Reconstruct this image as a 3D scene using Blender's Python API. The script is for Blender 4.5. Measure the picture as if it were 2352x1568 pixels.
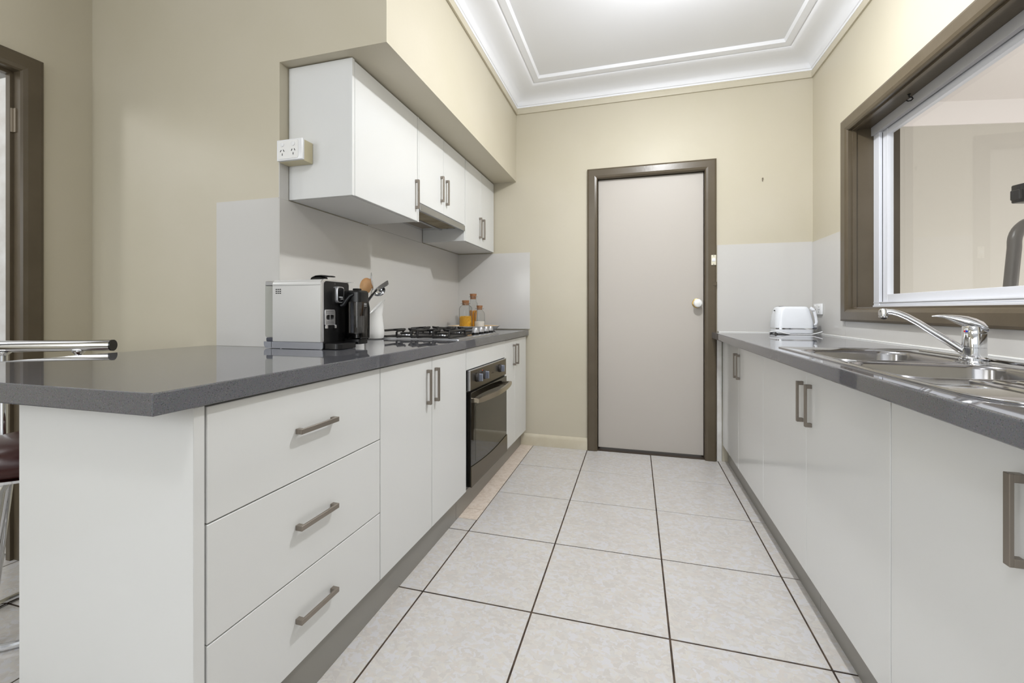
import bpy, bmesh, math, random
from mathutils import Vector, Matrix
random.seed(4)
PI = math.pi
for o in list(bpy.data.objects): bpy.data.objects.remove(o)
scn = bpy.context.scene
COL = scn.collection

# ------------------------------------------------------------------ camera
CAM_F = 1000.0
cam_d = bpy.data.cameras.new('camera')
cam_d.sensor_width = 36.0
cam_d.lens = CAM_F / 2352 * 36.0
cam_d.shift_y = -71 / 2352
cam_d.clip_start = 0.02
cam = bpy.data.objects.new('camera', cam_d)
COL.objects.link(cam)
cam.location = (0, 0, 1.05)
cam.rotation_euler = (PI / 2, 0, math.atan(283 / CAM_F))
scn.camera = cam

# ------------------------------------------------------------------ light
vs = scn.view_settings
vs.view_transform = 'Standard'; vs.look = 'None'
vs.exposure = 0.09; vs.gamma = 1.0; vs.use_curve_mapping = False
world = bpy.data.worlds.new('daylight'); scn.world = world
world.use_nodes = True
bg = world.node_tree.nodes['Background']
bg.inputs[0].default_value = (0.93, 0.97, 1.0, 1)
bg.inputs[1].default_value = 0.8

def lamp(name, kind, loc, energy, color=(1, 1, 1), size=0.1, size_y=None, target=None):
    d = bpy.data.lights.new(name, kind)
    d.energy = energy; d.color = color
    if kind == 'AREA':
        d.shape = 'RECTANGLE' if size_y else 'DISK'
        d.size = size
        if size_y: d.size_y = size_y
    else:
        d.shadow_soft_size = size
    o = bpy.data.objects.new(name, d); COL.objects.link(o)
    o.location = loc
    if target is not None:
        o.rotation_euler = (Vector(target) - Vector(loc)).to_track_quat('-Z', 'Y').to_euler()
    return o
lamp('kitchen_ceiling_lamp', 'POINT', (0.25, 1.95, 2.56), 28, (0.98, 0.99, 1.0), 0.05)
lamp('kitchen_lamp_downlight', 'AREA', (0.25, 1.95, 2.55), 16, (0.98, 0.99, 1.0), 0.09, None, (0.25, 1.95, 0))
lamp('rear_fill', 'AREA', (-0.9, -2.5, 1.85), 14, (0.96, 0.98, 1.0), 2.6, 1.0, (0.0, 2.0, 1.1))  # broad soft fill added behind the camera; no window is built there
lamp('sunroom_fill', 'POINT', (3.0, 2.3, 0.8), 92, (1.0, 0.985, 0.97), 0.25)  # fill added to brighten the sunroom wall and ceiling, no fitting there

lamp('overhead_fill', 'POINT', (-0.35, -0.30, 2.45), 19, (0.98, 0.99, 1.0), 0.12)  # added fill for drawers and right cupboards, not a real ceiling fitting
lamp('left_fill', 'AREA', (-2.42, -1.15, 1.45), 30, (0.96, 0.98, 1.0), 1.4, 1.2, (0.6, 0.6, 0.7))  # side fill added for the right cupboards; this wall has no window
lamp('hall_fill', 'POINT', (-3.2, 0.2, 2.2), 16, (0.98, 0.99, 1.0), 0.12)  # fill added to lift the white door beyond the left doorway

# ------------------------------------------------------------------ materials
def srgb(r, g, b):
    f = lambda c: (c / 12.92 if c <= 0.04045 else ((c + 0.055) / 1.055) ** 2.4)
    return (f(r / 255), f(g / 255), f(b / 255), 1.0)

def mat(name, col, rough=0.5, metal=0.0, spec=0.5, coat=0.0, trans=0.0, ior=1.45):
    m = bpy.data.materials.new(name); m.use_nodes = True
    p = m.node_tree.nodes['Principled BSDF']
    p.inputs['Base Color'].default_value = srgb(*col)
    p.inputs['Roughness'].default_value = rough
    p.inputs['Metallic'].default_value = metal
    p.inputs['Specular IOR Level'].default_value = spec
    p.inputs['Coat Weight'].default_value = coat
    p.inputs['Coat Roughness'].default_value = 0.03
    p.inputs['Transmission Weight'].default_value = trans
    p.inputs['IOR'].default_value = ior
    return m

def nd(m, t, **kw):
    n = m.node_tree.nodes.new(t)
    for k, v in kw.items(): setattr(n, k, v)
    return n
def lk(m, a, b): m.node_tree.links.new(a, b)
def P(m): return m.node_tree.nodes['Principled BSDF']

def add_noise_colour(m, c1, c2, scale=4.0, detail=4.0, lo=0.35, hi=0.65, rand=False):
    tc = nd(m, 'ShaderNodeTexCoord'); n = nd(m, 'ShaderNodeTexNoise')
    n.inputs['Scale'].default_value = scale; n.inputs['Detail'].default_value = detail
    r = nd(m, 'ShaderNodeValToRGB')
    r.color_ramp.elements[0].position = lo; r.color_ramp.elements[0].color = srgb(*c1)
    r.color_ramp.elements[1].position = hi; r.color_ramp.elements[1].color = srgb(*c2)
    lk(m, tc.outputs['Object'], n.inputs['Vector'])
    lk(m, n.outputs['Fac'], r.inputs['Fac']); lk(m, r.outputs['Color'], P(m).inputs['Base Color'])
    return tc, n, r

def add_bump(m, scale=60.0, strength=0.05, dist=0.002, detail=3.0):
    tc = nd(m, 'ShaderNodeTexCoord'); n = nd(m, 'ShaderNodeTexNoise')
    n.inputs['Scale'].default_value = scale; n.inputs['Detail'].default_value = detail
    b = nd(m, 'ShaderNodeBump'); b.inputs['Strength'].default_value = strength
    b.inputs['Distance'].default_value = dist
    lk(m, tc.outputs['Object'], n.inputs['Vector'])
    lk(m, n.outputs['Fac'], b.inputs['Height']); lk(m, b.outputs['Normal'], P(m).inputs['Normal'])

CREAM = mat('cream wall paint', (200, 193, 174), 0.42, spec=0.35)
add_noise_colour(CREAM, (198, 191, 171), (202, 195, 177), 1.7, 3)
add_bump(CREAM, 35, 0.12, 0.004)
CEIL = mat('white ceiling paint', (244, 246, 251), 0.6, spec=0.3); add_bump(CEIL, 25, 0.08, 0.003)
BROWN = mat('brown trim enamel', (90, 80, 64), 0.28, spec=0.5)
add_noise_colour(BROWN, (87, 77, 61), (93, 83, 67), 6, 4); add_bump(BROWN, 45, 0.10, 0.003)
SKIRT = mat('cream skirting enamel', (212, 204, 184), 0.35); add_noise_colour(SKIRT, (204, 195, 172), (214, 207, 188), 7, 5)
DOORP = mat('grey beige door paint', (189, 183, 175), 0.45); add_bump(DOORP, 20, 0.05, 0.002)
WHITEP = mat('worn white paint', (222, 221, 218), 0.45); add_noise_colour(WHITEP, (205, 201, 195), (226, 225, 222), 9, 6)
SPLASH = mat('pale grey splashback', (206, 204, 200), 0.16, spec=0.5)
GLOSSW = mat('white gloss laminate', (224, 225, 224), 0.13, spec=0.5)
CARC = mat('white melamine', (226, 226, 224), 0.35)
HANDLE = mat('brushed nickel', (146, 138, 129), 0.36, metal=0.75)
add_bump(HANDLE, 220, 0.04, 0.001)
KICK = mat('brushed aluminium kick', (150, 148, 142), 0.34, metal=0.35)
CHROME = mat('polished chrome', (225, 226, 228), 0.06, metal=1.0)
STEEL = mat('brushed stainless', (180, 182, 186), 0.24, metal=1.0); add_bump(STEEL, 160, 0.05, 0.001)
SINKM = mat('sink stainless', (168, 167, 168), 0.17, metal=1.0)
POLST = mat('polished sink sheet', (188, 188, 190), 0.09, metal=1.0)
OVENST = mat('warm stainless', (108, 99, 84), 0.27, metal=1.0); add_bump(OVENST, 180, 0.04, 0.001)
OVENHAN = mat('warm satin handle', (178, 168, 150), 0.25, metal=1.0)
BLACK = mat('black plastic', (20, 20, 21), 0.25)
BLACKM = mat('black enamel iron', (24, 23, 23), 0.38)
DGREY = mat('dark grey plastic', (58, 56, 55), 0.4)
DGLASS = mat('dark oven glass', (26, 23, 18), 0.04, spec=0.9)
DGLASS2 = mat('oven inner window', (46, 41, 32), 0.04, spec=0.9)
SILVER = mat('silver plastic', (214, 214, 213), 0.28, metal=0.3)
LSILVER = mat('satin silver trim', (205, 205, 207), 0.22, metal=0.8)
KNOBM = mat('satin knob', (182, 182, 184), 0.3, metal=0.7)
KNOBB = mat('blue grey knob', (150, 156, 172), 0.25, metal=0.5)
WHITEC = mat('white ceramic', (240, 240, 238), 0.12, coat=0.4)
WHITEPL = mat('white plastic', (236, 237, 238), 0.2)
TOASTW = mat('white toaster enamel', (236, 239, 244), 0.15, coat=0.3)
CREAMPL = mat('aged cream plastic', (224, 219, 198), 0.35)
PAINTBOX = mat('cream painted block', (206, 197, 166), 0.5)
CORK = mat('cork', (170, 116, 74), 0.75); add_noise_colour(CORK, (136, 92, 60), (174, 126, 88), 160, 5)
WOOD = mat('pale wood', (196, 152, 104), 0.5)
add_noise_colour(WOOD, (180, 132, 84), (208, 166, 118), 14, 4)
TRAYW = mat('birch tray', (226, 196, 148), 0.45); add_noise_colour(TRAYW, (214, 181, 132), (232, 204, 160), 11, 4)
PASTA = mat('macaroni', (233, 178, 52), 0.4)
SPAG = mat('spaghetti', (226, 158, 40), 0.4)
RICE = mat('rice', (230, 224, 216), 0.6)
LEATHER = mat('dark brown leather', (62, 28, 24), 0.28); add_bump(LEATHER, 90, 0.12, 0.002)
RED = mat('red dot', (205, 30, 30), 0.3); BLUE = mat('blue dot', (30, 60, 190), 0.3)
GROUT = mat('dark grout', (70, 57, 48), 0.9); add_noise_colour(GROUT, (52, 42, 36), (88, 73, 60), 18, 5)
ALU = mat('white aluminium frame', (228, 230, 236), 0.3)
GREYALU = mat('mill aluminium track', (196, 196, 198), 0.35, metal=0.1)
RAIL = mat('dark track gap', (22, 20, 18), 0.6)
FILTER = mat('greasy filter mesh', (150, 139, 112), 0.45, metal=0.5); add_noise_colour(FILTER, (128, 114, 82), (168, 158, 132), 10, 4)
LAMPCOV = mat('hood lamp cover', (120, 108, 92), 0.3)
TUBEG = mat('grey powder coat', (92, 88, 84), 0.35)
SUNWALL = mat('sunroom wall paint', (203, 199, 190), 0.5)
SUNCEIL = mat('sunroom ceiling paint', (244, 238, 236), 0.6)
LCD = mat('grey print', (205, 206, 208), 0.4)
DPRINT = mat('dark print', (60, 52, 42), 0.5)

# quartz bench
STONE = mat('grey speckled stone', (112, 111, 113), 0.03, spec=0.9)
tc = nd(STONE, 'ShaderNodeTexCoord')
v1 = nd(STONE, 'ShaderNodeTexVoronoi'); v1.inputs['Scale'].default_value = 420
v2 = nd(STONE, 'ShaderNodeTexNoise'); v2.inputs['Scale'].default_value = 430; v2.inputs['Detail'].default_value = 2
lk(STONE, tc.outputs['Object'], v1.inputs['Vector']); lk(STONE, tc.outputs['Object'], v2.inputs['Vector'])
r1 = nd(STONE, 'ShaderNodeValToRGB')
e = r1.color_ramp.elements; e[0].position = 0.31; e[0].color = srgb(50, 50, 53); e[1].position = 0.38; e[1].color = srgb(97, 98, 103)
x = r1.color_ramp.elements.new(0.64); x.color = srgb(102, 102, 107)
x = r1.color_ramp.elements.new(0.74); x.color = srgb(132, 131, 134)
lk(STONE, v2.outputs['Fac'], r1.inputs['Fac'])
mx = nd(STONE, 'ShaderNodeMixRGB'); mx.blend_type = 'MULTIPLY'; mx.inputs[0].default_value = 0.12
lk(STONE, r1.outputs['Color'], mx.inputs[1]); lk(STONE, v1.outputs['Color'], mx.inputs[2])
lk(STONE, mx.outputs[0], P(STONE).inputs['Base Color'])

# mottled floor tile (object-space, shifted per tile)
def tile_mat(name, cols, rough):
    m = mat(name, cols[0], rough, spec=0.5)
    tc = nd(m, 'ShaderNodeTexCoord'); oi = nd(m, 'ShaderNodeObjectInfo')
    mul = nd(m, 'ShaderNodeMath', operation='MULTIPLY'); mul.inputs[1].default_value = 37.0
    add = nd(m, 'ShaderNodeVectorMath', operation='ADD')
    lk(m, oi.outputs['Random'], mul.inputs[0]); lk(m, tc.outputs['Object'], add.inputs[0]); lk(m, mul.outputs[0], add.inputs[1])
    warp = nd(m, 'ShaderNodeTexNoise'); warp.inputs['Scale'].default_value = 34; warp.inputs['Detail'].default_value = 4
    lk(m, add.outputs[0], warp.inputs['Vector'])
    ws = nd(m, 'ShaderNodeVectorMath', operation='SCALE'); ws.inputs['Scale'].default_value = 0.055
    lk(m, warp.outputs['Color'], ws.inputs[0])
    add2 = nd(m, 'ShaderNodeVectorMath', operation='ADD'); lk(m, add.outputs[0], add2.inputs[0]); lk(m, ws.outputs[0], add2.inputs[1])
    mp = nd(m, 'ShaderNodeMapping'); mp.inputs['Rotation'].default_value = (0, 0, 0.7); mp.inputs['Scale'].default_value = (1, 1.6, 1)
    lk(m, add2.outputs[0], mp.inputs['Vector'])
    vo = nd(m, 'ShaderNodeTexVoronoi'); vo.inputs['Scale'].default_value = 58
    lk(m, mp.outputs[0], vo.inputs['Vector'])
    sx_ = nd(m, 'ShaderNodeSeparateColor'); lk(m, vo.outputs['Color'], sx_.inputs[0])
    n2 = nd(m, 'ShaderNodeTexNoise'); n2.inputs['Scale'].default_value = 13; n2.inputs['Detail'].default_value = 5
    lk(m, add2.outputs[0], n2.inputs['Vector'])
    n = nd(m, 'ShaderNodeMix'); n.inputs[0].default_value = 0.55
    lk(m, sx_.outputs[0], n.inputs[2]); lk(m, n2.outputs['Fac'], n.inputs[3])
    r = nd(m, 'ShaderNodeValToRGB'); cr = r.color_ramp
    cr.elements[0].position = 0.34; cr.elements[0].color = srgb(*cols[0])
    cr.elements[1].position = 0.66; cr.elements[1].color = srgb(*cols[-1])
    for i, c in enumerate(cols[1:-1]):
        q = cr.elements.new(0.34 + 0.32 * (i + 1) / (len(cols) - 1)); q.color = srgb(*c)
    lk(m, n.outputs[0], r.inputs['Fac']); lk(m, r.outputs['Color'], P(m).inputs['Base Color'])
    return m
TILE = tile_mat('pale mottled vinyl tile', [(199, 195, 191), (206, 200, 194), (202, 200, 198), (208, 204, 197), (207, 206, 208)], 0.26)
TILEP = tile_mat('pinkish cut tile', [(214, 199, 184), (224, 210, 196), (228, 216, 204)], 0.32)

def glass_sheet(name, tint, f0=0.06):
    m = bpy.data.materials.new(name); m.use_nodes = True
    nt = m.node_tree; nt.nodes.clear()
    out = nt.nodes.new('ShaderNodeOutputMaterial'); mixn = nt.nodes.new('ShaderNodeMixShader')
    tr = nt.nodes.new('ShaderNodeBsdfTransparent'); tr.inputs[0].default_value = tint
    gl = nt.nodes.new('ShaderNodeBsdfGlossy'); gl.inputs['Roughness'].default_value = 0.0
    fr = nt.nodes.new('ShaderNodeFresnel'); fr.inputs[0].default_value = 1.45
    ge = nt.nodes.new('ShaderNodeNewGeometry'); mu = nt.nodes.new('ShaderNodeMath'); mu.operation = 'MULTIPLY'
    iv = nt.nodes.new('ShaderNodeMath'); iv.operation = 'SUBTRACT'; iv.inputs[0].default_value = 1.0
    nt.links.new(ge.outputs['Backfacing'], iv.inputs[1]); nt.links.new(fr.outputs[0], mu.inputs[0]); nt.links.new(iv.outputs[0], mu.inputs[1])
    nt.links.new(mu.outputs[0], mixn.inputs[0]); nt.links.new(tr.outputs[0], mixn.inputs[1])
    nt.links.new(gl.outputs[0], mixn.inputs[2]); nt.links.new(mixn.outputs[0], out.inputs[0])
    return m
PANE = glass_sheet('window glass', (0.97, 0.975, 0.97, 1))
JARG = glass_sheet('thin jar glass', (0.975, 0.98, 0.98, 1))
SMOKE = glass_sheet('smoked clear plastic', (0.30, 0.295, 0.29, 1))
def edge_tint(m, edge):
    nt = m.node_tree; tr = [n for n in nt.nodes if n.type == 'BSDF_TRANSPARENT'][0]; c0 = tuple(tr.inputs[0].default_value)
    lw = nt.nodes.new('ShaderNodeLayerWeight'); lw.inputs[0].default_value = 0.25
    r = nt.nodes.new('ShaderNodeValToRGB'); r.color_ramp.elements[0].color = c0; r.color_ramp.elements[0].position = 0.35
    r.color_ramp.elements[1].color = edge; r.color_ramp.elements[1].position = 1.0
    nt.links.new(lw.outputs['Facing'], r.inputs[0]); nt.links.new(r.outputs[0], tr.inputs[0])
edge_tint(JARG, (0.30, 0.32, 0.32, 1))
TANK = glass_sheet('clear tank plastic', (0.86, 0.87, 0.85, 1))

# ------------------------------------------------------------------ mesh builder
MW = {}
def ident(o): return MW.get(o.name, Matrix())

class MB:
    def __init__(self): self.bm = bmesh.new()
    def _add(self, tmp):
        me = bpy.data.meshes.new('t'); tmp.to_mesh(me); tmp.free()
        self.bm.from_mesh(me); bpy.data.meshes.remove(me); return self
    def box(self, x0, x1, y0, y1, z0, z1, b=0.0, seg=1):
        t = bmesh.new(); bmesh.ops.create_cube(t, size=1)
        for v in t.verts:
            v.co = Vector(((x0 + x1) / 2 + v.co.x * (x1 - x0), (y0 + y1) / 2 + v.co.y * (y1 - y0), (z0 + z1) / 2 + v.co.z * (z1 - z0)))
        if b > 0: bmesh.ops.bevel(t, geom=t.edges[:], offset=b, segments=seg, profile=0.5, affect='EDGES')
        return self._add(t)
    def obox(self, c, sx, sy, sz, rot=None, b=0.0, seg=1):
        t = bmesh.new(); bmesh.ops.create_cube(t, size=1)
        for v in t.verts: v.co = Vector((v.co.x * sx, v.co.y * sy, v.co.z * sz))
        if b > 0: bmesh.ops.bevel(t, geom=t.edges[:], offset=b, segments=seg, profile=0.5, affect='EDGES')
        M = Matrix.Translation(Vector(c)) @ (rot.to_4x4() if rot else Matrix())
        bmesh.ops.transform(t, matrix=M, verts=t.verts[:]); return self._add(t)
    def prism(self, pts, axis, a, b, bev=0.0, seg=1):
        """polygon pts extruded along axis from a to b; pts in the other two axes (cyclic order x,y,z)"""
        t = bmesh.new()
        def mk(p, h):
            if axis == 'z': return Vector((p[0], p[1], h))
            if axis == 'y': return Vector((p[0], h, p[1]))
            return Vector((h, p[0], p[1]))
        A = [t.verts.new(mk(p, a)) for p in pts]; B = [t.verts.new(mk(p, b)) for p in pts]
        n = len(pts)
        t.faces.new(A[::-1]); t.faces.new(B)
        for i in range(n): t.faces.new((A[i], A[(i + 1) % n], B[(i + 1) % n], B[i]))
        bmesh.ops.recalc_face_normals(t, faces=t.faces[:])
        if bev > 0: bmesh.ops.bevel(t, geom=t.edges[:], offset=bev, segments=seg, profile=0.5, affect='EDGES')
        return self._add(t)
    def rings(self, rings, cap=True, close=False):
        t = bmesh.new(); R = [[t.verts.new(Vector(p)) for p in r] for r in rings]
        n = len(R[0])
        k = len(R)
        for i in range(k if close else k - 1):
            A = R[i]; B = R[(i + 1) % k]
            for j in range(n): t.faces.new((A[j], A[(j + 1) % n], B[(j + 1) % n], B[j]))
        if cap and not close:
            t.faces.new(R[0][::-1]); t.faces.new(R[-1])
        bmesh.ops.recalc_face_normals(t, faces=t.faces[:])
        return self._add(t)
    def lathe(self, prof, c, n=32, axis='z', cap=True):
        rs = []
        for r, h in prof:
            ring = []
            for k in range(n):
                a = 2 * PI * k / n; p, q = r * math.cos(a), r * math.sin(a)
                if axis == 'z': v = (c[0] + p, c[1] + q, c[2] + h)
                elif axis == 'x': v = (c[0] + h, c[1] + p, c[2] + q)
                else: v = (c[0] + p, c[1] + h, c[2] + q)
                ring.append(v)
            rs.append(ring)
        return self.rings(rs, cap)
    def cyl(self, c, r, h, n=24, axis='z', r2=None): return self.lathe([(r, 0), (r if r2 is None else r2, h)], c, n, axis)
    def tube(self, path, r, n=12, cap=True, close=False, flat=1.0, up=None):
        pts = [Vector(p) for p in path]; N = len(pts); rs = []
        rr = r if isinstance(r, (list, tuple)) else [r] * N
        pu = None
        for i in range(N):
            if close: d = pts[(i + 1) % N] - pts[i - 1]
            else: d = pts[min(i + 1, N - 1)] - pts[max(i - 1, 0)]
            d.normalize()
            if pu is None:
                u = Vector(up) if up else (Vector((0, 0, 1)) if abs(d.z) < 0.9 else Vector((1, 0, 0)))
            else: u = pu
            u = (u - d * u.dot(d)).normalized(); w = d.cross(u); pu = u
            rs.append([pts[i] + (u * math.cos(2 * PI * k / n) * flat + w * math.sin(2 * PI * k / n)) * rr[i] for k in range(n)])
        return self.rings(rs, cap, close)
    def ring(self, c, R, r, n=40, m=10, axis='z'):
        path = []
        for k in range(n):
            a = 2 * PI * k / n
            path.append((c[0] + R * math.cos(a), c[1] + R * math.sin(a), c[2]) if axis == 'z' else ((c[0] + R * math.cos(a), c[1], c[2] + R * math.sin(a)) if axis == 'y' else (c[0], c[1] + R * math.cos(a), c[2] + R * math.sin(a))))
        return self.tube(path, r, m, close=True, up=(0, 0, 1) if axis == 'z' else ((0, 1, 0) if axis == 'y' else (1, 0, 0)))
    def sphere(self, c, r, sx=1, sy=1, sz=1, n=20):
        t = bmesh.new(); bmesh.ops.create_uvsphere(t, u_segments=n, v_segments=max(6, n // 2), radius=r)
        for v in t.verts: v.co = Vector((c[0] + v.co.x * sx, c[1] + v.co.y * sy, c[2] + v.co.z * sz))
        return self._add(t)
    def xform(self, M): bmesh.ops.transform(self.bm, matrix=M, verts=self.bm.verts[:]); return self
    def build(self, name, m, parent=None, label=None, pre=None, sharp=32, kind=None):
        if pre is not None: self.xform(pre)
        if parent is not None: self.xform(ident(parent).inverted())
        me = bpy.data.meshes.new(name); self.bm.to_mesh(me); self.bm.free()
        me.materials.append(m)
        for p in me.polygons: p.use_smooth = True
        me.set_sharp_from_angle(angle=math.radians(sharp))
        o = bpy.data.objects.new(name, me); COL.objects.link(o)
        if parent is not None:
            o.parent = parent; MW[o.name] = ident(parent)
        if label: o['label'] = label
        if kind: o['kind'] = kind
        return o

def thing(name, label, cat, loc=(0, 0, 0), group=None):
    o = bpy.data.objects.new(name, None); COL.objects.link(o)
    o.empty_display_size = 0.05
    o.location = loc; MW[o.name] = Matrix.Translation(Vector(loc))
    o['label'] = label; o['category'] = cat
    if group: o['group'] = group
    return o
def struct(name, loc=(0, 0, 0)):
    o = bpy.data.objects.new(name, None); COL.objects.link(o); o.location = loc
    o.empty_display_size = 0.05
    MW[o.name] = Matrix.Translation(Vector(loc)); o['kind'] = 'structure'; return o
def tag(o, label, cat, group=None):
    o['label'] = label; o['category'] = cat
    if group: o['group'] = group
    return o
def single(mb, name, m, label, cat, loc, group=None, pre=None, sharp=32):
    """a thing that is one mesh with its origin at its base"""
    if pre is not None: mb.xform(pre)
    mb.xform(Matrix.Translation(Vector(loc)).inverted())
    o = mb.build(name, m, sharp=sharp); o.location = loc; MW[o.name] = Matrix.Translation(Vector(loc))
    return tag(o, label, cat, group)
def rrect(x0, x1, y0, y1, r, n=6):
    P_ = []
    rs = r if isinstance(r, (list, tuple)) else [r] * 4
    for (cx, cy, a0, q) in ((x1 - rs[0], y1 - rs[0], 0, rs[0]), (x0 + rs[1], y1 - rs[1], 90, rs[1]), (x0 + rs[2], y0 + rs[2], 180, rs[2]), (x1 - rs[3], y0 + rs[3], 270, rs[3])):
        for k in range(n + 1):
            a = math.radians(a0 + 90 * k / n); P_.append((cx + q * math.cos(a), cy + q * math.sin(a)))
    return P_
def holed(outer, holes, z0, z1, bev=0.0):
    """flat plate with holes (a filled 2D curve turned into a mesh)"""
    cu = bpy.data.curves.new('t', 'CURVE'); cu.dimensions = '2D'; cu.fill_mode = 'BOTH'
    cu.extrude = (z1 - z0) / 2 - bev; cu.bevel_depth = bev; cu.bevel_resolution = 1
    for poly in [outer] + holes:
        s = cu.splines.new('POLY'); s.points.add(len(poly) - 1)
        for p, q in zip(s.points, poly): p.co = (q[0], q[1], 0, 1)
        s.use_cyclic_u = True
    ob = bpy.data.objects.new('t', cu); COL.objects.link(ob)
    bpy.context.view_layer.update()
    dg = bpy.context.evaluated_depsgraph_get()
    me = bpy.data.meshes.new_from_object(ob.evaluated_get(dg))
    mb = MB(); mb.bm.from_mesh(me)
    bpy.data.objects.remove(ob); bpy.data.curves.remove(cu); bpy.data.meshes.remove(me)
    bmesh.ops.remove_doubles(mb.bm, verts=mb.bm.verts[:], dist=1e-5)
    return mb.xform(Matrix.Translation((0, 0, (z0 + z1) / 2)))
def text_mb(s, size, depth=0.0004):
    cu = bpy.data.curves.new('t', 'FONT'); cu.body = s; cu.size = size; cu.extrude = depth
    cu.align_x = 'CENTER'; cu.align_y = 'CENTER'; cu.resolution_u = 2
    ob = bpy.data.objects.new('t', cu); COL.objects.link(ob)
    bpy.context.view_layer.update()
    dg = bpy.context.evaluated_depsgraph_get()
    me = bpy.data.meshes.new_from_object(ob.evaluated_get(dg))
    mb = MB(); mb.bm.from_mesh(me)
    bpy.data.objects.remove(ob); bpy.data.curves.remove(cu); bpy.data.meshes.remove(me)
    return mb

# ------------------------------------------------------------------ room dimensions
XR, XL, XN, YB, YC = 1.133, -2.495, -1.400, 3.320, 1.455   # right wall, far-left wall, niche wall, back wall, wall facing the camera
ZC, YF = 2.75, -3.2
DX0, DX1, DZ = -0.272, 0.470, 2.035       # back door opening
WY0, WY1, WZ0, WZ1 = 1.05, 2.788, 1.060, 2.035   # kitchen window opening

# ------------------------------------------------------------------ structure
fl = MB().box(XL - 1.6, XR + 3.2, YF, 4.9, -0.12, -0.002).build('floor', GROUT, kind='structure')
MW[fl.name] = Matrix()
tile_meshes = {}
def lay_tile(x0, x1, y0, y1, m, name='floor_tile', gap=0.0062):
    sx, sy = round(x1 - x0 - gap, 4), round(y1 - y0 - gap * (1.15 if y0 < 1.6 else 0.75), 4)
    if sx < 0.01 or sy < 0.01: return
    key = (sx, sy, m.name)
    if key not in tile_meshes:
        mb = MB().box(-sx / 2, sx / 2, -sy / 2, sy / 2, -0.0025, 0.0, 0.0006)
        o = mb.build(name, m); tile_meshes[key] = o.data; fresh = o
    else:
        fresh = bpy.data.objects.new(name, tile_meshes[key]); COL.objects.link(fresh)
    fresh.location = ((x0 + x1) / 2, (y0 + y1) / 2, random.uniform(-0.0004, 0.0))
    fresh.parent = fl
xs = [-0.765, -0.348, 0.107, 0.555]
ys = [3.32, 2.878, 2.411, 1.943, 1.478, 1.012, 0.546, 0.08, -0.386, -0.852]
for i in range(len(xs) - 1):
    for j in range(len(ys) - 1): lay_tile(xs[i], xs[i + 1], ys[j + 1], ys[j], TILE)
for j in range(len(ys) - 1): lay_tile(0.555, 0.64 if ys[j] > 0 else 1.02, ys[j + 1], ys[j], TILE)
lay_tile(-0.885, -0.765, 1.943, 2.055, TILE)
for j in range(3, len(ys) - 1):
    if ys[j] > 0.6: lay_tile(-0.885, -0.765, ys[j + 1], ys[j], TILE)
for a, b in ((2.055, 2.165), (2.165, 2.52), (2.52, 2.93), (2.93, 3.318)): lay_tile(-0.885, -0.765, a, b, TILEP, 'cut_tile', 0.0025)
xl = [-2.495, -2.16, -1.695, -1.23, -0.765]
for i in range(4):
    for j in range(3, len(ys) - 1):
        y1 = min(ys[j], YC - 0.01)
        if i == 3 and ys[j] > 0.6: continue
        if i == 2 and ys[j + 1] > 0.6: 
            lay_tile(-1.695, -1.43, ys[j + 1], y1, TILE); continue
        if ys[j + 1] < y1 - 0.05: lay_tile(xl[i], xl[i + 1], ys[j + 1], y1, TILE)

for b, a in ((1.478, 1.012), (1.012, 0.546), (0.546, 0.08)): lay_tile(-2.96, -2.495, a, b, TILE)
# walls
MB().box(XL - 0.2, DX0 - 0.02, YB, YB + 0.12, -0.1, ZC).box(DX1 + 0.02, XR + 0.14, YB, YB + 0.12, -0.1, ZC)\
    .box(DX0 - 0.02, DX1 + 0.02, YB, YB + 0.12, DZ + 0.02, ZC).build('wall_back', CREAM, kind='structure')
wx1 = XR + 0.15
MB().box(XR, wx1, WY1 + 0.02, YB + 0.12, -0.1, ZC).box(XR, wx1, YF, WY0 - 0.02, -0.1, ZC)\
    .box(XR, wx1, WY0 - 0.02, WY1 + 0.02, -0.1, WZ0 - 0.02).box(XR, wx1, WY0 - 0.02, WY1 + 0.02, WZ1 + 0.02, ZC).build('wall_right', CREAM, kind='structure')
LY0, LY1, LZ = 0.30, 1.195, 2.055          # left doorway
MB().box(XL - 0.08, XL, LY1 + 0.015, YC, -0.1, ZC).box(XL - 0.08, XL, YF, LY0 - 0.015, -0.1, ZC)\
    .box(XL - 0.08, XL, LY0 - 0.015, LY1 + 0.015, LZ + 0.015, ZC).build('wall_left', CREAM, kind='structure')
MB().box(XL - 0.11, XN, YC, YB, -0.1, ZC).build('wall_center', CREAM, kind='structure')
MB().box(XN, -0.905, YC, YB, 2.066, ZC).build('trim_1', CREAM, kind='structure')
MB().box(XL - 0.11, XR + 0.14, YF, YB + 0.12, ZC, ZC + 0.12).build('ceiling', CEIL, kind='structure')

# stepped plaster cornice and picture rail round the kitchen ceiling
prof = [(0.0, 2.640), (0.010, 2.640), (0.012, 2.650), (0.018, 2.652), (0.026, 2.668), (0.042, 2.684), (0.066, 2.696), (0.10, 2.704), (0.135, 2.709),
        (0.160, 2.714), (0.176, 2.722), (0.182, 2.731), (0.187, 2.731), (0.190, 2.727), (0.226, 2.733), (0.232, 2.742), (0.238, 2.751), (0.0, 2.751)]
def run_profile(mb, prof, x0, x1, y0, y1):
    # mitred frame on the inside of the rectangle x0..x1 / ..y1 (open towards the dining side)
    rings = []
    for (px, py, sx, sy) in ((x0, y0, 1, 0), (x0, y1, 1, -1), (x1, y1, -1, -1), (x1, y0, -1, 0)):
        rings.append([(px + sx * a, py + sy * a, h) for a, h in prof])
    return mb.rings(rings)
run_profile(MB(), prof, -0.903, XR, YF + 0.1, YB).build('trim_2', CEIL, kind='structure', sharp=40)
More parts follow.
